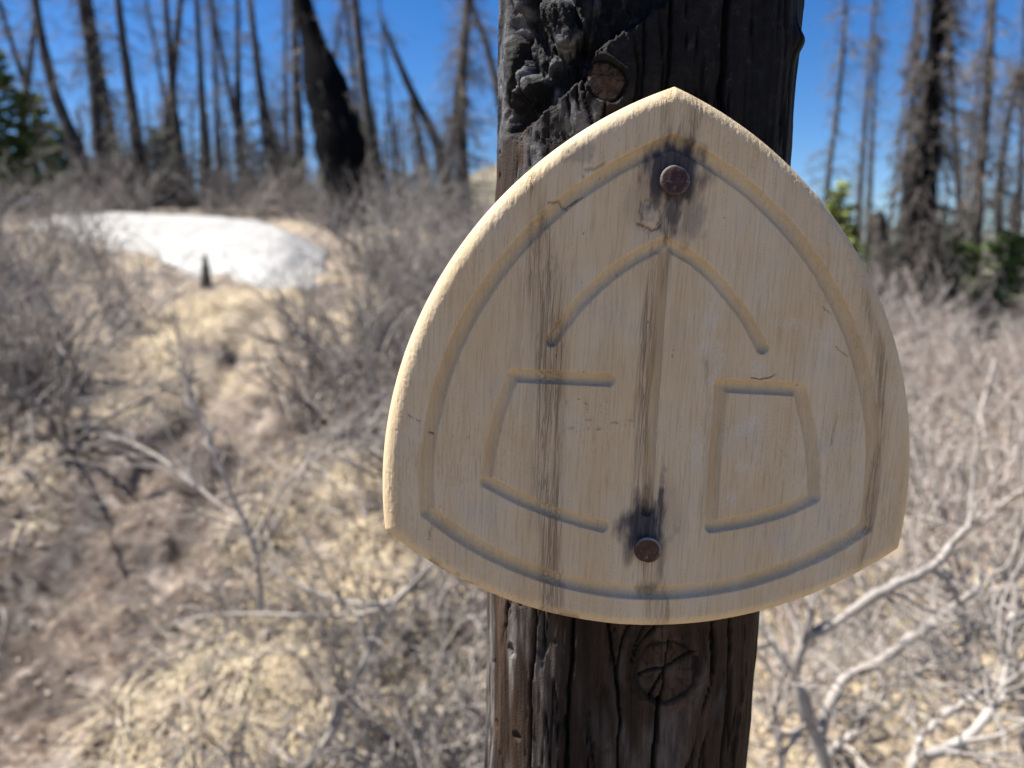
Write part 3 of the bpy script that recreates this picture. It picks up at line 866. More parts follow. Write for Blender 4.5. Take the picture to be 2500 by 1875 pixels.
    nail(0.6, -100.2, 6.6, 3.8, (R(5), 0, R(-7)), 8.0, "lower rusted nail with a pale worn rim", 0.9)
build_sign()

# ------------------------------------------------------------------ trees
def tree_mesh_parts(axis, r_base, r_top, nbr, blen, seed, droop=-0.10, hair=3.0, char=False, low=0.05, skirt=0.0, prof=None, hair_r=0.0045):
    """Trunk and dead branches of one snag; axis = points of the trunk in its local frame."""
    rg = np.random.default_rng(seed)
    K = 26
    ax = spline(axis, K)
    t = np.linspace(0, 1, K)
    rad = np.interp(t, np.linspace(0, 1, len(prof)), prof) if prof is not None else r_base * (1 - t) + r_top * t
    rad = rad * (1 + 0.35 * np.exp(-t * 22)) * (1 + 0.05 * rg.normal(size=K))
    v, q = tubes(ax[None], rad[None], 14)
    nrm = v - np.repeat(ax, 14, axis=0)
    amp = 0.10 * fbm(v[:, 0] * 9, v[:, 1] * 9, v[:, 2] * 2.0 + seed, 3)
    v = v + nrm * amp[:, None]
    top = len(v); v = np.vstack([v, ax[-1] + (ax[-1] - ax[-2]) * 0.3])
    last = (K - 1) * 14
    tri = np.stack([last + np.arange(14), last + (np.arange(14) + 1) % 14, np.full(14, top)], -1)
    trunk = mesh_from("trunk", v, [q, tri], M['charbark'] if char else M['bark'])
    bag = Bag()
    if nbr:
        tt = low + (1 - low) * rg.random(nbr)
        if skirt > 0:
            lowb = rg.random(nbr) < 0.55
            tt = np.where(lowb, 0.04 + 0.30 * rg.random(nbr), tt)
        i = np.minimum((tt * (K - 1)).astype(int), K - 2); f = (tt * (K - 1) - i)[:, None]
        pos = ax[i] * (1 - f) + ax[i + 1] * f
        an = rg.random(nbr) * 2 * np.pi
        d = np.stack([np.cos(an), np.sin(an), rg.normal(-0.05, 0.25, nbr)], -1)
        L = blen * (0.35 + 0.65 * rg.random(nbr)) * (1 - 0.55 * tt) * (1 + skirt * np.exp(-((tt - 0.12) / 0.1) ** 2))
        P = walk(pos, d, L, 6, 0.16, droop, rg)
        rb = (0.004 + 0.010 * L) * (0.7 + 0.6 * rg.random(nbr))
        Rr = taper(rb, rb * 0.25, 6)
        v, q = tubes(P, Rr, 4)
        bag.add(v, q, tone=np.repeat(rg.random(nbr), 24))
        m = int(nbr * hair * 0.85)
        pos, tan, rr_, _ = sprout(P, Rr, m, rg, 0.15, 1.0)
        d = tan * 0.7 + rg.normal(size=(m, 3)) * 0.55 + np.array([0, 0, -0.35])
        P2 = walk(pos, d, blen * (0.15 + 0.35 * rg.random(m)), 3, 0.25, -0.16, rg)
        R2 = taper(np.full(m, hair_r), np.full(m, hair_r * 0.35), 3)
        v, q = tubes(P2, R2, 3)
        bag.add(v, q, tone=np.repeat((0.2 + 0.8 * rg.random(m)) * (0.22 if skirt > 0.7 else 1.0), 9))
        br = bag.mesh("branches", M['deadtwig'])
    else:
        br = None
    return trunk, br

def snag(px_pts, dist, wpx, label, nbr=110, blen=0.9, seed=0, extend=3.0, char=False, hair=4.0, skirt=0.0, name="dead_tree", top_px=None, lean_d=0.0, group="dead burnt trees on the slope", low=0.02, droop=-0.10, prof=None, hair_r=0.0045):
    """px_pts: points along the trunk from base to top as seen in the photograph; dist: metres away; wpx: width in pixels at base and top."""
    pts = [at(x, y, dist + lean_d * k) for k, (x, y) in enumerate(px_pts)]
    g = ground_at(pts[0][0], pts[0][1])
    base = pts[0].copy()
    # root the trunk in the ground below its lowest seen point
    d0 = (pts[1] - pts[0]); d0 /= np.linalg.norm(d0)
    if base[2] > g:
        base = base - d0 * (base[2] - g) / max(d0[2], 0.3)
        g = ground_at(base[0], base[1])
        pts = [np.array([base[0], base[1], g])] + pts
    else:
        pts[0][2] = g
    base = pts[0].copy(); base[2] -= 0.10
    pts[0] = base
    if extend > 0:
        d1 = pts[-1] - pts[-2]; d1 /= np.linalg.norm(d1)
        d1 = d1 + np.array([0, 0, 0.25]); d1 /= np.linalg.norm(d1)
        pts.append(pts[-1] + d1 * extend)
    ax = np.array(pts) - base
    root = empty(name, base, label, "tree", group)
    rb, rt = wpx[0] * dist / F_PX / 2, wpx[1] * dist / F_PX / 2
    trunk, br = tree_mesh_parts(ax, rb, rt * (0.45 if extend > 0 else 1.0), nbr, blen, seed + 100, char=char, hair=hair, skirt=skirt, low=low, droop=droop, hair_r=hair_r,
                                 prof=None if prof is None else np.array(prof) * dist / F_PX / 2)
    link("trunk", trunk, root)
    if br: link("branches", br, root, kind="stuff")
    return root

snag([(226, 500), (190, 370), (130, 215), (85, 0)], 11.2, (52, 24), "leftmost tall dead tree, leaning left beside the green spruces", 190, 1.0, 1, hair=7, skirt=0.3)
snag([(262, 480), (240, 330), (226, 170), (198, 0)], 12.6, (46, 22), "brown shaggy dead tree, second tall trunk from the left", 260, 1.0, 2, hair=7, skirt=0.6)
snag([(345, 512), (338, 380), (318, 230), (288, 0)], 11.6, (40, 22), "grey dead tree rising above the left end of the snow, third tall trunk", 190, 0.9, 3, hair=7, skirt=0.3)
snag([(452, 510), (440, 380), (424, 254), (404, 0)], 12.2, (38, 14), "slender dead tree with a pale base above the snow, fourth tall trunk", 150, 0.8, 4, hair=7, skirt=0.3)
snag([(508, 512), (502, 380), (494, 254), (480, 0)], 12.0, (36, 18), "straight dead tree above the middle of the snow, fifth tall trunk", 190, 0.8, 5, hair=7, skirt=0.4)
snag([(596, 525), (588, 380), (582, 254), (579, 0)], 12.8, (38, 10), "thin upright dead tree behind the crest of the snow, sixth tall trunk", 200, 0.8, 6, hair=7, skirt=0.4)
snag([(676, 545), (660, 380), (638, 226), (610, 0)], 11.8, (40, 14), "dead tree leaning left above the right half of the snow", 200, 0.8, 7, hair=7, skirt=0.3)
snag([(868, 575), (842, 420), (806, 250), (738, 0)], 10.2, (118, 52), "thick jet-black charred trunk leaning left, at the right end of the snow", 60, 0.9, 8, char=True, hair=4, extend=2.0, low=0.45, prof=(120, 118, 116, 110, 62, 34, 12))
snag([(735, 560), (732, 400), (724, 200), (716, 0)], 13.6, (40, 12), "grey hairy dead tree half hidden left of the black charred trunk", 160, 0.8, 9, hair=6)
snag([(938, 575), (920, 420), (896, 270), (866, 0)], 11.4, (42, 30), "grey dead trunk just right of the black charred trunk", 130, 0.9, 10, hair=6)
snag([(1107, 590), (1073, 367), (1010, 235), (955, 107), (932, 50)], 12.0, (34, 8), "bare broken pole leaning far to the left, right of the black trunk", 40, 0.6, 11, hair=4, extend=0.0)
snag([(1062, 585), (1040, 430), (1003, 243)], 12.4, (34, 12), "short shaggy snag crossing the leaning broken pole", 120, 0.7, 12, hair=7, extend=0.0)
snag([(1141, 610), (1130, 420), (1128, 230), (1141, 0)], 10.6, (36, 30), "shaggy dead trunk standing left of the charred post", 190, 0.9, 13, hair=7)
snag([(1262, 500), (1230, 290), (1185, 100), (1150, 0)], 12.6, (34, 18), "dead trunk leaning out from behind the left edge of the post", 90, 0.8, 14, hair=6)
# right of the post
snag([(2012, 620), (2022, 440), (2050, 217), (2066, 0)], 9.5, (20, 9), "thin dead sapling with short drooping twigs, nearest the right edge of the post", 170, 0.55, 15, hair=5, extend=1.0)
snag([(2118, 640), (2124, 450), (2134, 217), (2140, 120)], 14.0, (18, 5), "faint thin dead sapling left of the big skirted tree", 120, 0.6, 16, hair=6, extend=0.3)
snag([(2250, 720), (2256, 434), (2272, 217), (2293, 0)], 8.6, (82, 44), "big dead tree with a dark skirt of branches, right of the sign", 560, 0.72, 17, hair=11, skirt=0.75, droop=-0.24, hair_r=0.0095, char=True, extend=2.5)
snag([(2348, 620), (2342, 480), (2330, 300), (2318, 100)], 10.5, (24, 12), "slim hairy dead trunk just right of the big skirted tree", 170, 0.7, 18, hair=7, extend=0.6)
snag([(2376, 660), (2390, 434), (2414, 190), (2424, 0)], 9.4, (38, 24), "grey dead trunk second from the right edge of the photo", 200, 0.9, 19, hair=7)
snag([(2440, 640), (2440, 470), (2463, 282), (2490, 190)], 9.8, (26, 7), "crooked shaggy dead tree at the right edge of the photo", 230, 0.6, 20, hair=8, extend=0.2)
snag([(2148, 660), (2146, 560), (2142, 520)], 8.8, (62, 34), "low grey stump behind the bushes, left of the big skirted tree", 30, 0.4, 21, hair=6, extend=0.0, name="tree_stump", group=None)

# farther, thinner trees behind the crest (each its own tree; meshes shared)
far_specs = [(160, 15.5, 20), (305, 16.5, 18), (385, 17, 14), (545, 16.0, 13), (630, 17.5, 12), (700, 16.4, 14), (770, 18, 13), (905, 18.5, 12),
             (985, 19, 10), (1085, 17.0, 12), (40, 14.5, 18), (470, 18.5, 12), (2090, 17.5, 9), (2168, 19, 9), (2205, 16, 12), (2480, 15, 14), (2350, 18, 10)]
far_labels = ["thin distant dead tree between the two leftmost tall trunks", "faint distant dead tree behind the shaggy brown trunk", "faint distant dead tree left of the pale-based slender tree",
              "faint distant dead tree between the fifth and sixth tall trunks", "faint distant dead tree left of the tree leaning over the snow's right half", "faint distant dead tree just left of the black charred trunk's top",
              "faint distant dead tree behind the black charred trunk", "faint distant dead tree in the blue gap right of the black trunk", "faint distant dead tree beside the tip of the leaning broken pole",
              "faint distant dead tree between the broken pole and the post", "faint distant dead tree above the green spruces at the left edge", "faint distant dead tree between fourth and fifth tall trunks",
              "faint distant dead tree just right of the thin sapling near the post", "faint distant dead tree in the sky gap left of the big skirted tree", "distant dead tree touching the left side of the big skirted tree",
              "distant dead tree behind the crooked shaggy tree at the right edge", "faint distant dead tree between the two grey trunks on the right"]
far_protos = []
for k in range(3):
    ax = np.array([(0, 0, 0), (0.02, 0, 2.0), (-0.10 + 0.05 * k, 0.05, 4.5), (-0.30 + 0.15 * k, 0.1, 7.5)])
    far_protos.append(tree_mesh_parts(ax, 0.10, 0.018, 190, 0.75, 700 + k, hair=4.5))
for k, ((px, dist, w), lab) in enumerate(zip(far_specs, far_labels)):
    p = at(px, 600, dist)
    base = (p[0], p[1], ground_at(p[0], p[1]) - 0.08)
    root = empty("dead_tree", base, lab, "tree", "distant dead trees")
    root.rotation_euler = (0, R(-5 + (px - 1250) / 1250 * 5), k * 1.7)
    s = 0.8 + 0.5 * ((k * 7) % 5) / 5
    root.scale = (s * w / 13, s * w / 13, s)
    tr, br = far_protos[k % 3]
    link("trunk", tr, root); link("branches", br, root, kind="stuff")

def build_far_wood():
    rg = np.random.default_rng(77)
    bag = Bag()
    n = 270
    u = np.concatenate([rg.uniform(-0.72, -0.06, 225), rg.uniform(0.40, 0.72, 45)])
    y = rg.uniform(20, 46, n)
    x = u * y
    z = terrain(x, y)
    top = EYE + y * np.where(u < 0, rg.uniform(0.10, 0.24, n), rg.uniform(0.03, 0.12, n))
    H = np.maximum(top - z, 1.5)
    K = 6
    base = np.stack([x, y, z - 0.1], -1)
    P = walk(base, np.stack([rg.normal(-0.03, 0.05, n), rg.normal(0, 0.03, n), np.ones(n)], -1), H, K, 0.02, 0.0, rg)
    Rr = taper(rg.uniform(0.09, 0.17, n), np.full(n, 0.02), K)
    v, q = tubes(P, Rr, 6); bag.add(v, q, tone=np.repeat(rg.uniform(0.1, 0.6, n), K * 6))
    m = n * 48
    pos, tan, rr, w = sprout(P, Rr, m, rg, 0.05, 0.98)
    a = rg.random(m) * 2 * np.pi
    hgt = np.clip((pos[:, 2] - z[w]) / H[w], 0, 1)
    d = np.stack([np.cos(a), np.sin(a), rg.normal(-0.3, 0.2, m)], -1)
    P2 = walk(pos, d, (0.35 + 0.9 * rg.random(m)) * (1.15 - hgt), 3, 0.2, -0.2, rg)
    v, q = tubes(P2, taper(np.full(m, 0.021), np.full(m, 0.008), 3), 3)
    bag.add(v, q, tone=np.repeat(0.8 * rg.random(m), 9))
    link("far_wood", bag.mesh("far_wood", M['deadtwig']), None, "far-off grey wood of dead trees behind the crest", "wood", kind="stuff")
build_far_wood()

def conifer(px, py_base, dist, height, width, label, seed, mat='needle', tufts=2600, name="spruce_tree", group="green conifers"):
    rg = np.random.default_rng(seed)
    p = at(px, py_base, dist)
    base = np.array([p[0], p[1], ground_at(p[0], p[1]) - 0.05])
    root = empty(name, base, label, "tree", group)
    K = 12
    ax = np.stack([0.03 * rg.normal(size=K).cumsum() * 0.3, 0.03 * rg.normal(size=K).cumsum() * 0.3, np.linspace(0, height, K)], -1)
    r = np.linspace(0.03 + 0.018 * height, 0.006, K)
    v, q = tubes(ax[None], r[None], 8)
    link("trunk", mesh_from("trunk", v, q, M['bark']), root)
    nb = int(34 + 40 * height)
    tt = 0.04 + 0.95 * rg.random(nb) ** 0.9
    z = tt * height
    an = rg.random(nb) * 2 * np.pi
    L = width * (1 - tt) ** 0.85 * (0.55 + 0.6 * rg.random(nb)) + 0.06
    pos = np.stack([np.interp(z, ax[:, 2], ax[:, 0]), np.interp(z, ax[:, 2], ax[:, 1]), z], -1)
    d = np.stack([np.cos(an), np.sin(an), 0.15 + 0.4 * tt], -1)
    P = walk(pos, d, L, 6, 0.10, -0.07, rg)
    Rb = taper(0.004 + 0.006 * L, np.full(nb, 0.002), 6)
    bag = Bag()
    n = int(tufts * 2.0)
    w_ = rg.choice(nb, n, p=L / L.sum())
    t = rg.random(n) ** 0.7 * 5 * 0.999
    k = t.astype(int); f = (t - k)[:, None]
    c = P[w_, k] * (1 - f) + P[w_, k + 1] * f
    tan = P[w_, k + 1] - P[w_, k]; tan /= np.linalg.norm(tan, axis=1, keepdims=True)
    side = np.cross(tan, [0, 0, 1.0]); side *= rg.choice([-1, 1], n)[:, None]
    dirv = tan * 0.8 + side * (0.4 + 0.8 * rg.random(n))[:, None] + rg.normal(size=(n, 3)) * 0.25
    dirv /= np.linalg.norm(dirv, axis=1, keepdims=True)
    ln = (0.045 + 0.065 * rg.random(n)) * (0.7 + 0.2 * min(height, 3))
    wd = np.cross(dirv, rg.normal(size=(n, 3))); wd /= np.linalg.norm(wd, axis=1, keepdims=True)
    wd = wd * (ln * 0.20)[:, None]
    tip = c + dirv * ln[:, None]
    mid = c + dirv * (ln * 0.5)[:, None]
    vv = np.stack([c, mid + wd, tip, mid - wd], 1).reshape(-1, 3)
    qq = np.arange(n)[:, None] * 4 + np.arange(4)[None]
    tone = np.clip(rg.normal(0.42, 0.24, n) + 0.20 * f[:, 0], 0, 1)
    bag.add(vv, qq, tone=np.repeat(tone, 4))
    v, q = tubes(P, Rb, 3)
    bag.add(v, q, tone=np.zeros(len(v)))
    link("crown", bag.mesh("crown", M[mat], smooth=False), root, kind="stuff")

conifer(10, 480, 12.0, 2.5, 0.85, "tall green spruce at the left edge of the photo", 1, tufts=4200)
conifer(95, 480, 12.3, 1.95, 0.95, "bushy dark green spruce right of the tallest left-edge spruce", 2, tufts=4200)
conifer(170, 490, 11.9, 1.35, 0.70, "small green spruce at the foot of the leftmost leaning dead tree", 3, tufts=2600)
conifer(295, 500, 13.6, 1.3, 0.55, "dark spruce between the second and third tall trunks", 4, tufts=2200)
conifer(400, 500, 13.4, 1.45, 0.55, "yellow-green spruce between the third and fourth tall trunks", 5, tufts=2400)
conifer(812, 545, 12.6, 0.85, 0.40, "small spruce just left of the black charred trunk's foot", 6, tufts=1800)
conifer(893, 540, 13.0, 1.55, 0.50, "narrow green spruce squeezed right of the black charred trunk", 7, tufts=2200)
conifer(985, 545, 13.0, 0.62, 0.34, "tiny bright green sapling behind the snags left of the post", 8, 'larch', 1500)
conifer(2052, 640, 9.0, 1.75, 0.27, "pale green young conifer just right of the sign's upper edge", 9, 'larch', 2600)
conifer(2320, 690, 9.4, 1.15, 0.65, "low dark green spruce at the foot of the big skirted tree", 10, tufts=3000)
conifer(2455, 690, 9.0, 1.25, 0.70, "low green spruce near the right edge of the photo", 11, tufts=3000)
conifer(2095, 650, 12.5, 0.8, 0.5, "dim green spruce behind the pale young conifer", 12, tufts=1600)

# ------------------------------------------------------------------ shrubs, grass and litter
def shrub_tubes(n, pos, height, rg, stems=7, sec=3.2, ter=3.0, r0=0.007, spread=0.55, bias=None):
    """Bare willow clumps: returns [(P, R, shrub index)] for stems, branches and twigs."""
    i0 = np.repeat(np.arange(n), stems)
    m = len(i0)
    an = rg.random(m) * 2 * np.pi
    d = np.stack([np.cos(an) * spread, np.sin(an) * spread, np.full(m, 1.0)], -1) * (0.6 + 0.8 * rg.random((m, 1)))
    d[:, 2] = 0.5 + 0.7 * rg.random(m)
    if bias is not None: d += bias
    p0 = pos[i0] + np.stack([rg.normal(0, 0.05, m), rg.normal(0, 0.05, m), np.full(m, -0.02)], -1)
    L = height[i0] * (0.6 + 0.7 * rg.random(m))
    P = walk(p0, d, L, 6, 0.24, 0.0, rg)
    r = r0 * (0.6 + 0.8 * rg.random(m)) * np.sqrt(height[i0] / 0.8)
    Rr = taper(r, r * 0.4, 6)
    out = [(P, Rr, i0, 4)]
    m2 = int(m * sec)
    pos2, tan, rr, w = sprout(P, Rr, m2, rg, 0.2, 1.0)
    d2 = tan * 0.8 + rg.normal(size=(m2, 3)) * 0.55 + np.array([0, 0, 0.12])
    P2 = walk(pos2, d2, height[i0[w]] * (0.2 + 0.4 * rg.random(m2)), 5, 0.25, 0.02, rg)
    R2 = taper(rr * 0.72, rr * 0.36, 5)
    out.append((P2, R2, i0[w], 3))
    m3 = int(m2 * ter)
    pos3, tan, rr, w3 = sprout(P2, R2, m3, rg, 0.2, 1.0)
    d3 = tan * 0.8 + rg.normal(size=(m3, 3)) * 0.6
    P3 = walk(pos3, d3, height[i0[w[w3]]] * (0.08 + 0.22 * rg.random(m3)), 3, 0.28, 0.0, rg)
    R3 = taper(np.maximum(rr * 0.7, 0.0020), np.full(m3, 0.0012), 3)
    out.append((P3, R3, i0[w[w3]], 3))
    return out

def build_thicket():
    rg = np.random.default_rng(11)
    pos, hgt, tone = [], [], []
    tries = 0
    while len(pos) < 860 and tries < 40000:
        tries += 1
        y = 1.5 + 10.0 * rg.random() ** 1.25
        u = rg.uniform(-0.92, 0.95)
        x = u * y
        td = float(trail_dist(np.array([x]), np.array([y]))[0])
        left = x < -1.0
        # clumps with gaps between them; open ground: trail, straw glade below the snow, and the snow itself
        if float(fbm(np.array([x * 0.8]), np.array([y * 0.8]), 91, 2)[0]) < -0.06 and not (-1.5 < x < 0.4 and y > 2.4) and rg.random() < 0.75: continue
        tx = float(np.interp(y, TRAIL[:, 1], TRAIL[:, 0]))
        if 3.6 < y < 8.5 and -1.0 < x - tx < 0 and rg.random() < 0.85: continue
        if td < 0.46: continue
        glade = min(math.hypot((x + 2.0) / 0.9, (y - 6.2) / 1.6), math.hypot((x + 0.95) / 0.55, (y - 2.9) / 1.4))
        if glade < 1.0 and rg.random() < 0.90: continue
        if -0.52 < u < -0.235 and 6.4 < y < 10.4: continue
        if -1.9 < x < 0.25 and y < 2.6 and rg.random() < 0.4: continue
        if x < -1.1 and y < 3.6 and rg.random() < 0.95: continue
        if x > 0 and y < 2.1: continue
        if x > 0 and y < 3.3 and rg.random() < 0.78: continue
        if -0.44 < u < -0.25 and 4.6 < y < 9.2 and rg.random() < 0.93: continue
        h = rg.uniform(0.40, 0.85)
        if x < 0.25 and y < 3.4: h *= 0.62
        h *= 1.12
        if left and y < 9: h *= 1.0
        if x > 1 and y > 4: h *= 0.85
        if y < 3.2: h *= 0.75
        pos.append((x, y, 0)); hgt.append(h)
        tone.append(np.clip(rg.normal(0.34 if x < 0.3 else 0.66, 0.2), 0, 1))
    pos = np.array(pos); hgt = np.array(hgt); tone = np.array(tone)
    pos[:, 2] = terrain(pos[:, 0], pos[:, 1])
    bag = Bag()
    for P, Rr, idx, sd in shrub_tubes(len(pos), pos, hgt, rg, 8, 2.4, 1.6, 0.0092):
        v, q = tubes(P, Rr, sd)
        tn = np.clip(tone[idx] + rg.normal(0, 0.12, len(idx)), 0, 1)
        bag.add(v, q, tone=np.repeat(tn, P.shape[1] * sd))
    link("willow_thicket", bag.mesh("willow_thicket", M['willow']), None,
         "tangled grey leafless willow thicket covering the slope", "shrubs", kind="stuff")
build_thicket()

def build_grass():
    rg = np.random.default_rng(12)
    nt = 5200
    y = 1.2 + 8.0 * rg.random(nt) ** 1.5
    x = rg.uniform(-0.75, 0.75, nt) * y
    td = trail_dist(x, y)
    glade = np.minimum(np.hypot((x + 2.0) / 1.0, (y - 6.1) / 1.8), np.hypot((x + 0.95) / 0.75, (y - 2.9) / 1.6))
    dens = 0.22 + 0.55 * (glade < 1.1) + 0.18 * (x > 0.2)
    dens = dens * (td > 0.36) * sstep(-0.3, 0.3, fbm(x * 1.6, y * 1.6, 71, 3) + 0.15)
    keep = rg.random(nt) < dens
    x, y = x[keep], y[keep]; nt = len(x)
    per = 26
    i = np.repeat(np.arange(nt), per); n = len(i)
    a = rg.random(n) * 2 * np.pi
    lean = 1.6 * fbm(x * 0.5, y * 0.5, 81, 2)
    size = rg.uniform(0.5, 1.25, nt)[i]
    px = x[i] + np.cos(a) * rg.random(n) * 0.05 * size; py = y[i] + np.sin(a) * rg.random(n) * 0.05 * size
    d = np.stack([np.cos(a) + 0.7 * np.cos(lean[i]), np.sin(a) + 0.7 * np.sin(lean[i]) - 0.2, np.clip(rg.normal(0.22, 0.3, n), 0.03, 1.6)], -1)
    L = rg.uniform(0.08, 0.30, n) * size
    p = np.stack([px, py, terrain(px, py, True) - 0.003], -1)
    P = walk(p, d, L, 4, 0.14, -0.30, rg)
    gz = terrain(P[:, 3, 0], P[:, 3, 1], True) + 0.004
    P[:, 3, 2] = np.maximum(P[:, 3, 2], gz); P[:, 2, 2] = np.maximum(P[:, 2, 2], gz - 0.01)
    w = np.cross(P[:, 3] - P[:, 0], [0, 0, 1.0]); w /= np.linalg.norm(w, axis=1, keepdims=True) + 1e-9
    w = w * rg.uniform(0.0010, 0.0022, n)[:, None]
    v = np.stack([P[:, 0] - w, P[:, 0] + w, P[:, 1] + w, P[:, 1] - w, P[:, 2] + w * 0.7, P[:, 2] - w * 0.7, P[:, 3]], 1).reshape(-1, 3)
    b = np.arange(n)[:, None] * 7
    bag = Bag()
    tone = np.clip(rg.normal(0.52, 0.20, nt)[i] + rg.normal(0, 0.14, n), 0, 1)
    bag.add(v, b + np.array([[0, 1, 2, 3]]), tone=np.repeat(tone, 7))
    bag.f.append(b + np.array([[3, 2, 4, 5]])); bag.t.append(b + np.array([[5, 4, 6]]))
    link("dry_grass", bag.mesh("dry_grass", M['straw'], False), None, "matted straw-coloured dry grass beside the muddy trail", "grass", kind="stuff")
build_grass()

def build_litter():
    rg = np.random.default_rng(13)
    n = 15000
    y = 1.3 + 4.5 * rg.random(n) ** 1.7
    x = rg.uniform(-0.75, 0.75, n) * y
    keep = (trail_dist(x, y) > 0.35) | (rg.random(n) < 0.25)
    x, y = x[keep], y[keep]; n = len(x)
    z = terrain(x, y, True) + 0.006
    L = rg.uniform(0.008, 0.022, n)
    a = rg.random(n) * 2 * np.pi
    up = np.stack([rg.normal(0, 0.45, n), rg.normal(0, 0.45, n), np.ones(n)], -1); up /= np.linalg.norm(up, axis=1, keepdims=True)
    d = np.stack([np.cos(a), np.sin(a), np.zeros(n)], -1); d = d - up * np.sum(d * up, 1)[:, None]; d /= np.linalg.norm(d, axis=1, keepdims=True)
    s = np.cross(up, d)
    c = np.stack([x, y, z], -1)
    curl = up * (L * 0.35)[:, None]
    w = s * (L * 0.36)[:, None]; l = d * L[:, None]
    v = np.stack([c - l + curl, c - w - l * 0.1, c, c + w - l * 0.1, c + l + curl], 1).reshape(-1, 3)
    b = np.arange(n)[:, None] * 5
    bag = Bag()
    bag.add(v, b + np.array([[0, 1, 2, 3]]), tone=np.repeat(np.clip(rg.normal(0.55, 0.25, n), 0, 1), 5))
    bag.t.append(b + np.array([[1, 4, 2]])); bag.t.append(b + np.array([[2, 4, 3]]))
    link("leaf_litter", bag.mesh("leaf_litter", M['litter'], False), None, "brown and tan fallen leaves scattered over the ground", "litter", kind="stuff")
    # loose twigs
    m = 5200
    y = 1.3 + 6.5 * rg.random(m) ** 1.6
    x = rg.uniform(-0.75, 0.75, m) * y
    keep = (trail_dist(x, y) > 0.3) & (rg.random(m) < 0.5)
    x, y = x[keep], y[keep]; m = len(x)
    p = np.stack([x, y, terrain(x, y, True) + 0.012 + 0.10 * rg.random(m) ** 2], -1)
    a = rg.random(m) * 2 * np.pi
    d = np.stack([np.cos(a), np.sin(a), rg.normal(0, 0.22, m)], -1)
    P = walk(p, d, rg.uniform(0.10, 0.45, m), 5, 0.2, 0.0, rg)
    r = rg.uniform(0.0015, 0.0042, m)
    v, q = tubes(P, taper(r, r * 0.5, 5), 4)
    bag = Bag(); bag.add(v, q, tone=np.repeat(np.clip(rg.normal(0.5, 0.25, m), 0, 1), 20))
    link("twig_litter", bag.mesh("twig_litter", M['palewood']), None, "loose dead twigs lying over the ground", "twigs", kind="stuff")
build_litter()

def hand_shrub(name, label, mains, seed, mat='palewood', twigs=40, tlen=0.22, tone0=0.6, group="bare shrubs in the foreground"):
    """mains: list of (points as (px, py, metres away), start radius, end radius); first point of the first stem is its root."""
    rg = np.random.default_rng(seed)
    stems = [(np.array([at(*p) for p in pts]), a, b) for pts, a, b in mains]
    p0 = stems[0][0][0]
    base = np.array([p0[0], p0[1], ground_at(p0[0], p0[1]) - 0.03])
    root = empty(name, base, label, "shrub", group)
    allP, allR = [], []
    for pts, a, b in stems:
        # stems that start low run on down to the root
        K = 22
        ax = spline(pts, K)
        ax[1:] += rg.normal(0, 0.0016, (K - 1, 3))
        rad = np.linspace(a, b, K) * (1 + 0.15 * rg.normal(size=K))
        v, q = tubes((ax - base)[None], rad[None], 8)
        bag = Bag(); bag.add(v, q, tone=np.clip(tone0 + 0.18 * np.repeat(noise(np.linspace(0, 5, K), seed * 1.7, 0), 8) + rg.normal(0, 0.05, len(v)), 0, 1))
        link("stem", bag.mesh("stem", M[mat]), root)
        allP.append(ax - base); allR.append(rad)
    P = np.array(allP); Rr = np.array(allR)
    pos, tan, rr, _ = sprout(P, Rr, twigs, rg, 0.25, 1.0)
    d = tan * 0.6 + rg.normal(size=(twigs, 3)) * 0.55 + np.array([0, 0, 0.2])
    P2 = walk(pos, d, tlen * (0.5 + rg.random(twigs)), 6, 0.2, 0.02, rg)
    R2 = taper(np.minimum(rr * 0.5, 0.0045), np.full(twigs, 0.0012), 6)
    bag = Bag(); v, q = tubes(P2, R2, 5); bag.add(v, q, tone=np.repeat(np.clip(rg.normal(tone0 - 0.1, 0.2, twigs), 0, 1), 30))
    m3 = twigs * 2
    pos, tan, rr, _ = sprout(P2, R2, m3, rg, 0.2, 1.0)
    P3 = walk(pos, tan * 0.7 + rg.normal(size=(m3, 3)) * 0.6, tlen * (0.2 + 0.4 * rg.random(m3)), 5, 0.2, 0.0, rg)
    v, q = tubes(P3, taper(np.minimum(rr * 0.6, 0.002), np.full(m3, 0.0008), 5), 4)
    bag.add(v, q, tone=np.repeat(np.clip(rg.normal(tone0, 0.2, m3), 0, 1), 20))
    link("twigs", bag.mesh("twigs", M[mat]), root, kind="stuff")
    return root

hand_shrub("bare_shrub", "grey forked bare shrub beside the post, one arm running under the sign's right corner", [
    ([(2040, 2040, 1.62), (2010, 1850, 1.60), (1960, 1720, 1.58), (1945, 1620, 1.56), (1975, 1535, 1.55), (1973, 1450, 1.55), (1978, 1380, 1.56)], 0.014, 0.006),
    ([(1965, 1552, 1.555), (2030, 1525, 1.55), (2110, 1470, 1.54), (2200, 1420, 1.55), (2275, 1385, 1.57), (2340, 1310, 1.60), (2365, 1280, 1.62)], 0.0115, 0.006),
    ([(2005, 1850, 1.60), (2010, 1760, 1.62), (2060, 1660, 1.64), (2140, 1620, 1.66), (2220, 1560, 1.68), (2300, 1500, 1.70), (2390, 1430, 1.72), (2400, 1390, 1.73)], 0.012, 0.0075),
    ([(2275, 1385, 1.57), (2330, 1440, 1.60), (2350, 1510, 1.62), (2365, 1570, 1.63)], 0.0065, 0.004),
    ([(1950, 1640, 1.56), (1900, 1580, 1.58), (1868, 1550, 1.60)], 0.006, 0.004),
], 31, twigs=46, tone0=0.55)
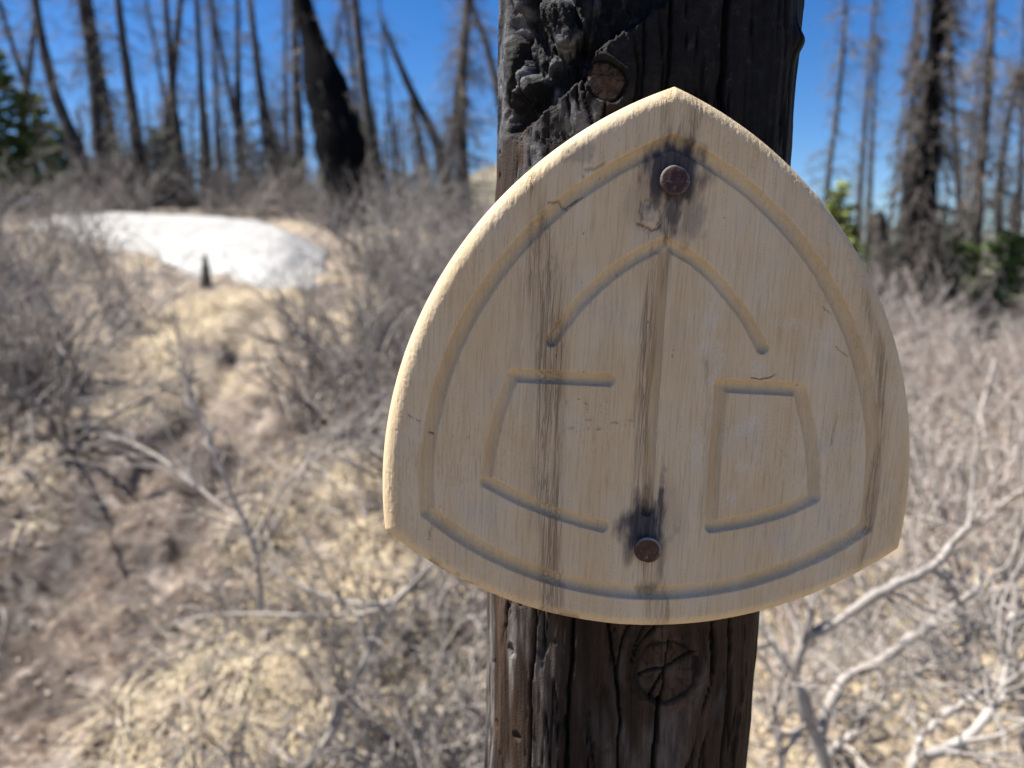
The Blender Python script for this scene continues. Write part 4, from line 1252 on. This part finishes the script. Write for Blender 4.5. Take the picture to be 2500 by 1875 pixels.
hand_shrub("bare_shrub", "pale low bare shrub in the lower right corner with an arched thick branch", [
    ([(2200, 2060, 1.45), (2225, 1860, 1.45), (2260, 1845, 1.45), (2350, 1810, 1.46), (2420, 1730, 1.48), (2452, 1690, 1.50), (2460, 1590, 1.52), (2475, 1500, 1.55)], 0.013, 0.007),
    ([(2225, 1860, 1.45), (2250, 1800, 1.46), (2290, 1760, 1.48)], 0.006, 0.005),
    ([(2450, 1700, 1.50), (2410, 1660, 1.52), (2385, 1610, 1.54)], 0.006, 0.003),
    ([(2300, 1750, 1.50), (2360, 1710, 1.51), (2410, 1680, 1.52), (2500, 1620, 1.55)], 0.007, 0.005),
], 32, twigs=40, tone0=0.75)
hand_shrub("bare_shrub", "slanting grey bare shrub behind the forked one, right of the post", [
    ([(1960, 2040, 1.85), (2010, 1860, 1.85), (2090, 1780, 1.86), (2150, 1700, 1.88), (2140, 1610, 1.90), (2100, 1520, 1.92)], 0.011, 0.005),
    ([(2150, 1680, 1.88), (2240, 1640, 1.90), (2320, 1600, 1.92)], 0.007, 0.004),
], 33, 'willow', twigs=44, tone0=0.55)
hand_shrub("bare_shrub", "dark twisted bare shrub near the right edge below the big skirted tree", [
    ([(2520, 2000, 1.9), (2500, 1780, 1.9), (2470, 1560, 1.92), (2480, 1440, 1.94), (2470, 1380, 1.95), (2490, 1290, 1.97)], 0.012, 0.008),
    ([(2470, 1560, 1.92), (2430, 1500, 1.95), (2425, 1440, 1.98), (2350, 1640, 2.0)], 0.008, 0.006),
], 34, 'willow', twigs=36, tone0=0.3)
hand_shrub("bare_shrub", "low bare shrub left of the post with a long pale arm reaching under the sign", [
    ([(700, 1950, 1.95), (800, 1800, 1.92), (880, 1640, 1.90), (960, 1480, 1.88), (1040, 1400, 1.86), (1100, 1330, 1.84)], 0.010, 0.006),
    ([(955, 1470, 1.88), (880, 1475, 1.92), (780, 1450, 1.95), (700, 1410, 1.98)], 0.007, 0.004),
    ([(960, 1480, 1.88), (840, 1500, 1.9), (560, 1500, 2.0), (420, 1520, 2.05)], 0.006, 0.003),
    ([(800, 1800, 1.92), (830, 1700, 1.90), (870, 1650, 1.88)], 0.006, 0.004),
], 35, twigs=38, tone0=0.45)
hand_shrub("bare_shrub", "spreading bare shrub in the straw glade left of the sign", [
    ([(640, 1500, 2.7), (620, 1330, 2.68), (560, 1200, 2.66), (520, 1080, 2.66), (500, 1010, 2.66)], 0.010, 0.004),
    ([(620, 1330, 2.68), (700, 1180, 2.66), (820, 1090, 2.64), (950, 1000, 2.6)], 0.008, 0.004),
    ([(600, 1290, 2.68), (480, 1010, 2.70), (445, 900, 2.72), (430, 790, 2.75)], 0.008, 0.004),
    ([(640, 1350, 2.68), (740, 1150, 2.6), (750, 1130, 2.55)], 0.007, 0.005),
    ([(600, 1280, 2.7), (470, 1180, 2.8), (380, 1110, 2.9), (260, 1060, 3.0)], 0.007, 0.004),
], 36, 'willow', twigs=80, tlen=0.32, tone0=0.7)

hand_shrub("bare_shrub", "low pale bare shrub between the post and the forked grey shrub, below the sign", [
    ([(1900, 2060, 1.75), (1905, 1850, 1.75), (1890, 1720, 1.76), (1915, 1640, 1.78), (1880, 1570, 1.80)], 0.008, 0.004),
    ([(1905, 1850, 1.75), (1960, 1780, 1.77), (2030, 1740, 1.80), (2060, 1690, 1.82)], 0.006, 0.003),
], 37, twigs=40, tone0=0.6)
hand_shrub("bare_shrub", "fine pinkish bare shrub right of the sign's lower right edge, behind the forked arms", [
    ([(2330, 1700, 2.6), (2300, 1500, 2.6), (2330, 1380, 2.6), (2300, 1240, 2.62), (2340, 1120, 2.65)], 0.011, 0.005),
    ([(2310, 1480, 2.6), (2400, 1330, 2.62), (2440, 1200, 2.65), (2490, 1080, 2.7)], 0.010, 0.004),
    ([(2305, 1440, 2.6), (2250, 1300, 2.6), (2260, 1180, 2.62)], 0.009, 0.004),
    ([(2320, 1560, 2.6), (2440, 1480, 2.62), (2510, 1420, 2.66)], 0.009, 0.005),
], 38, 'willow', twigs=90, tlen=0.30, tone0=0.8)

# dark broken stub sticking out of the snow
snag([(503, 690), (502, 650), (500, 620)], 7.2, (36, 6), "small dark pointed stub sticking out of the snow's lower edge", 0, 0.2, 51, extend=0.0, name="tree_stub", group=None)
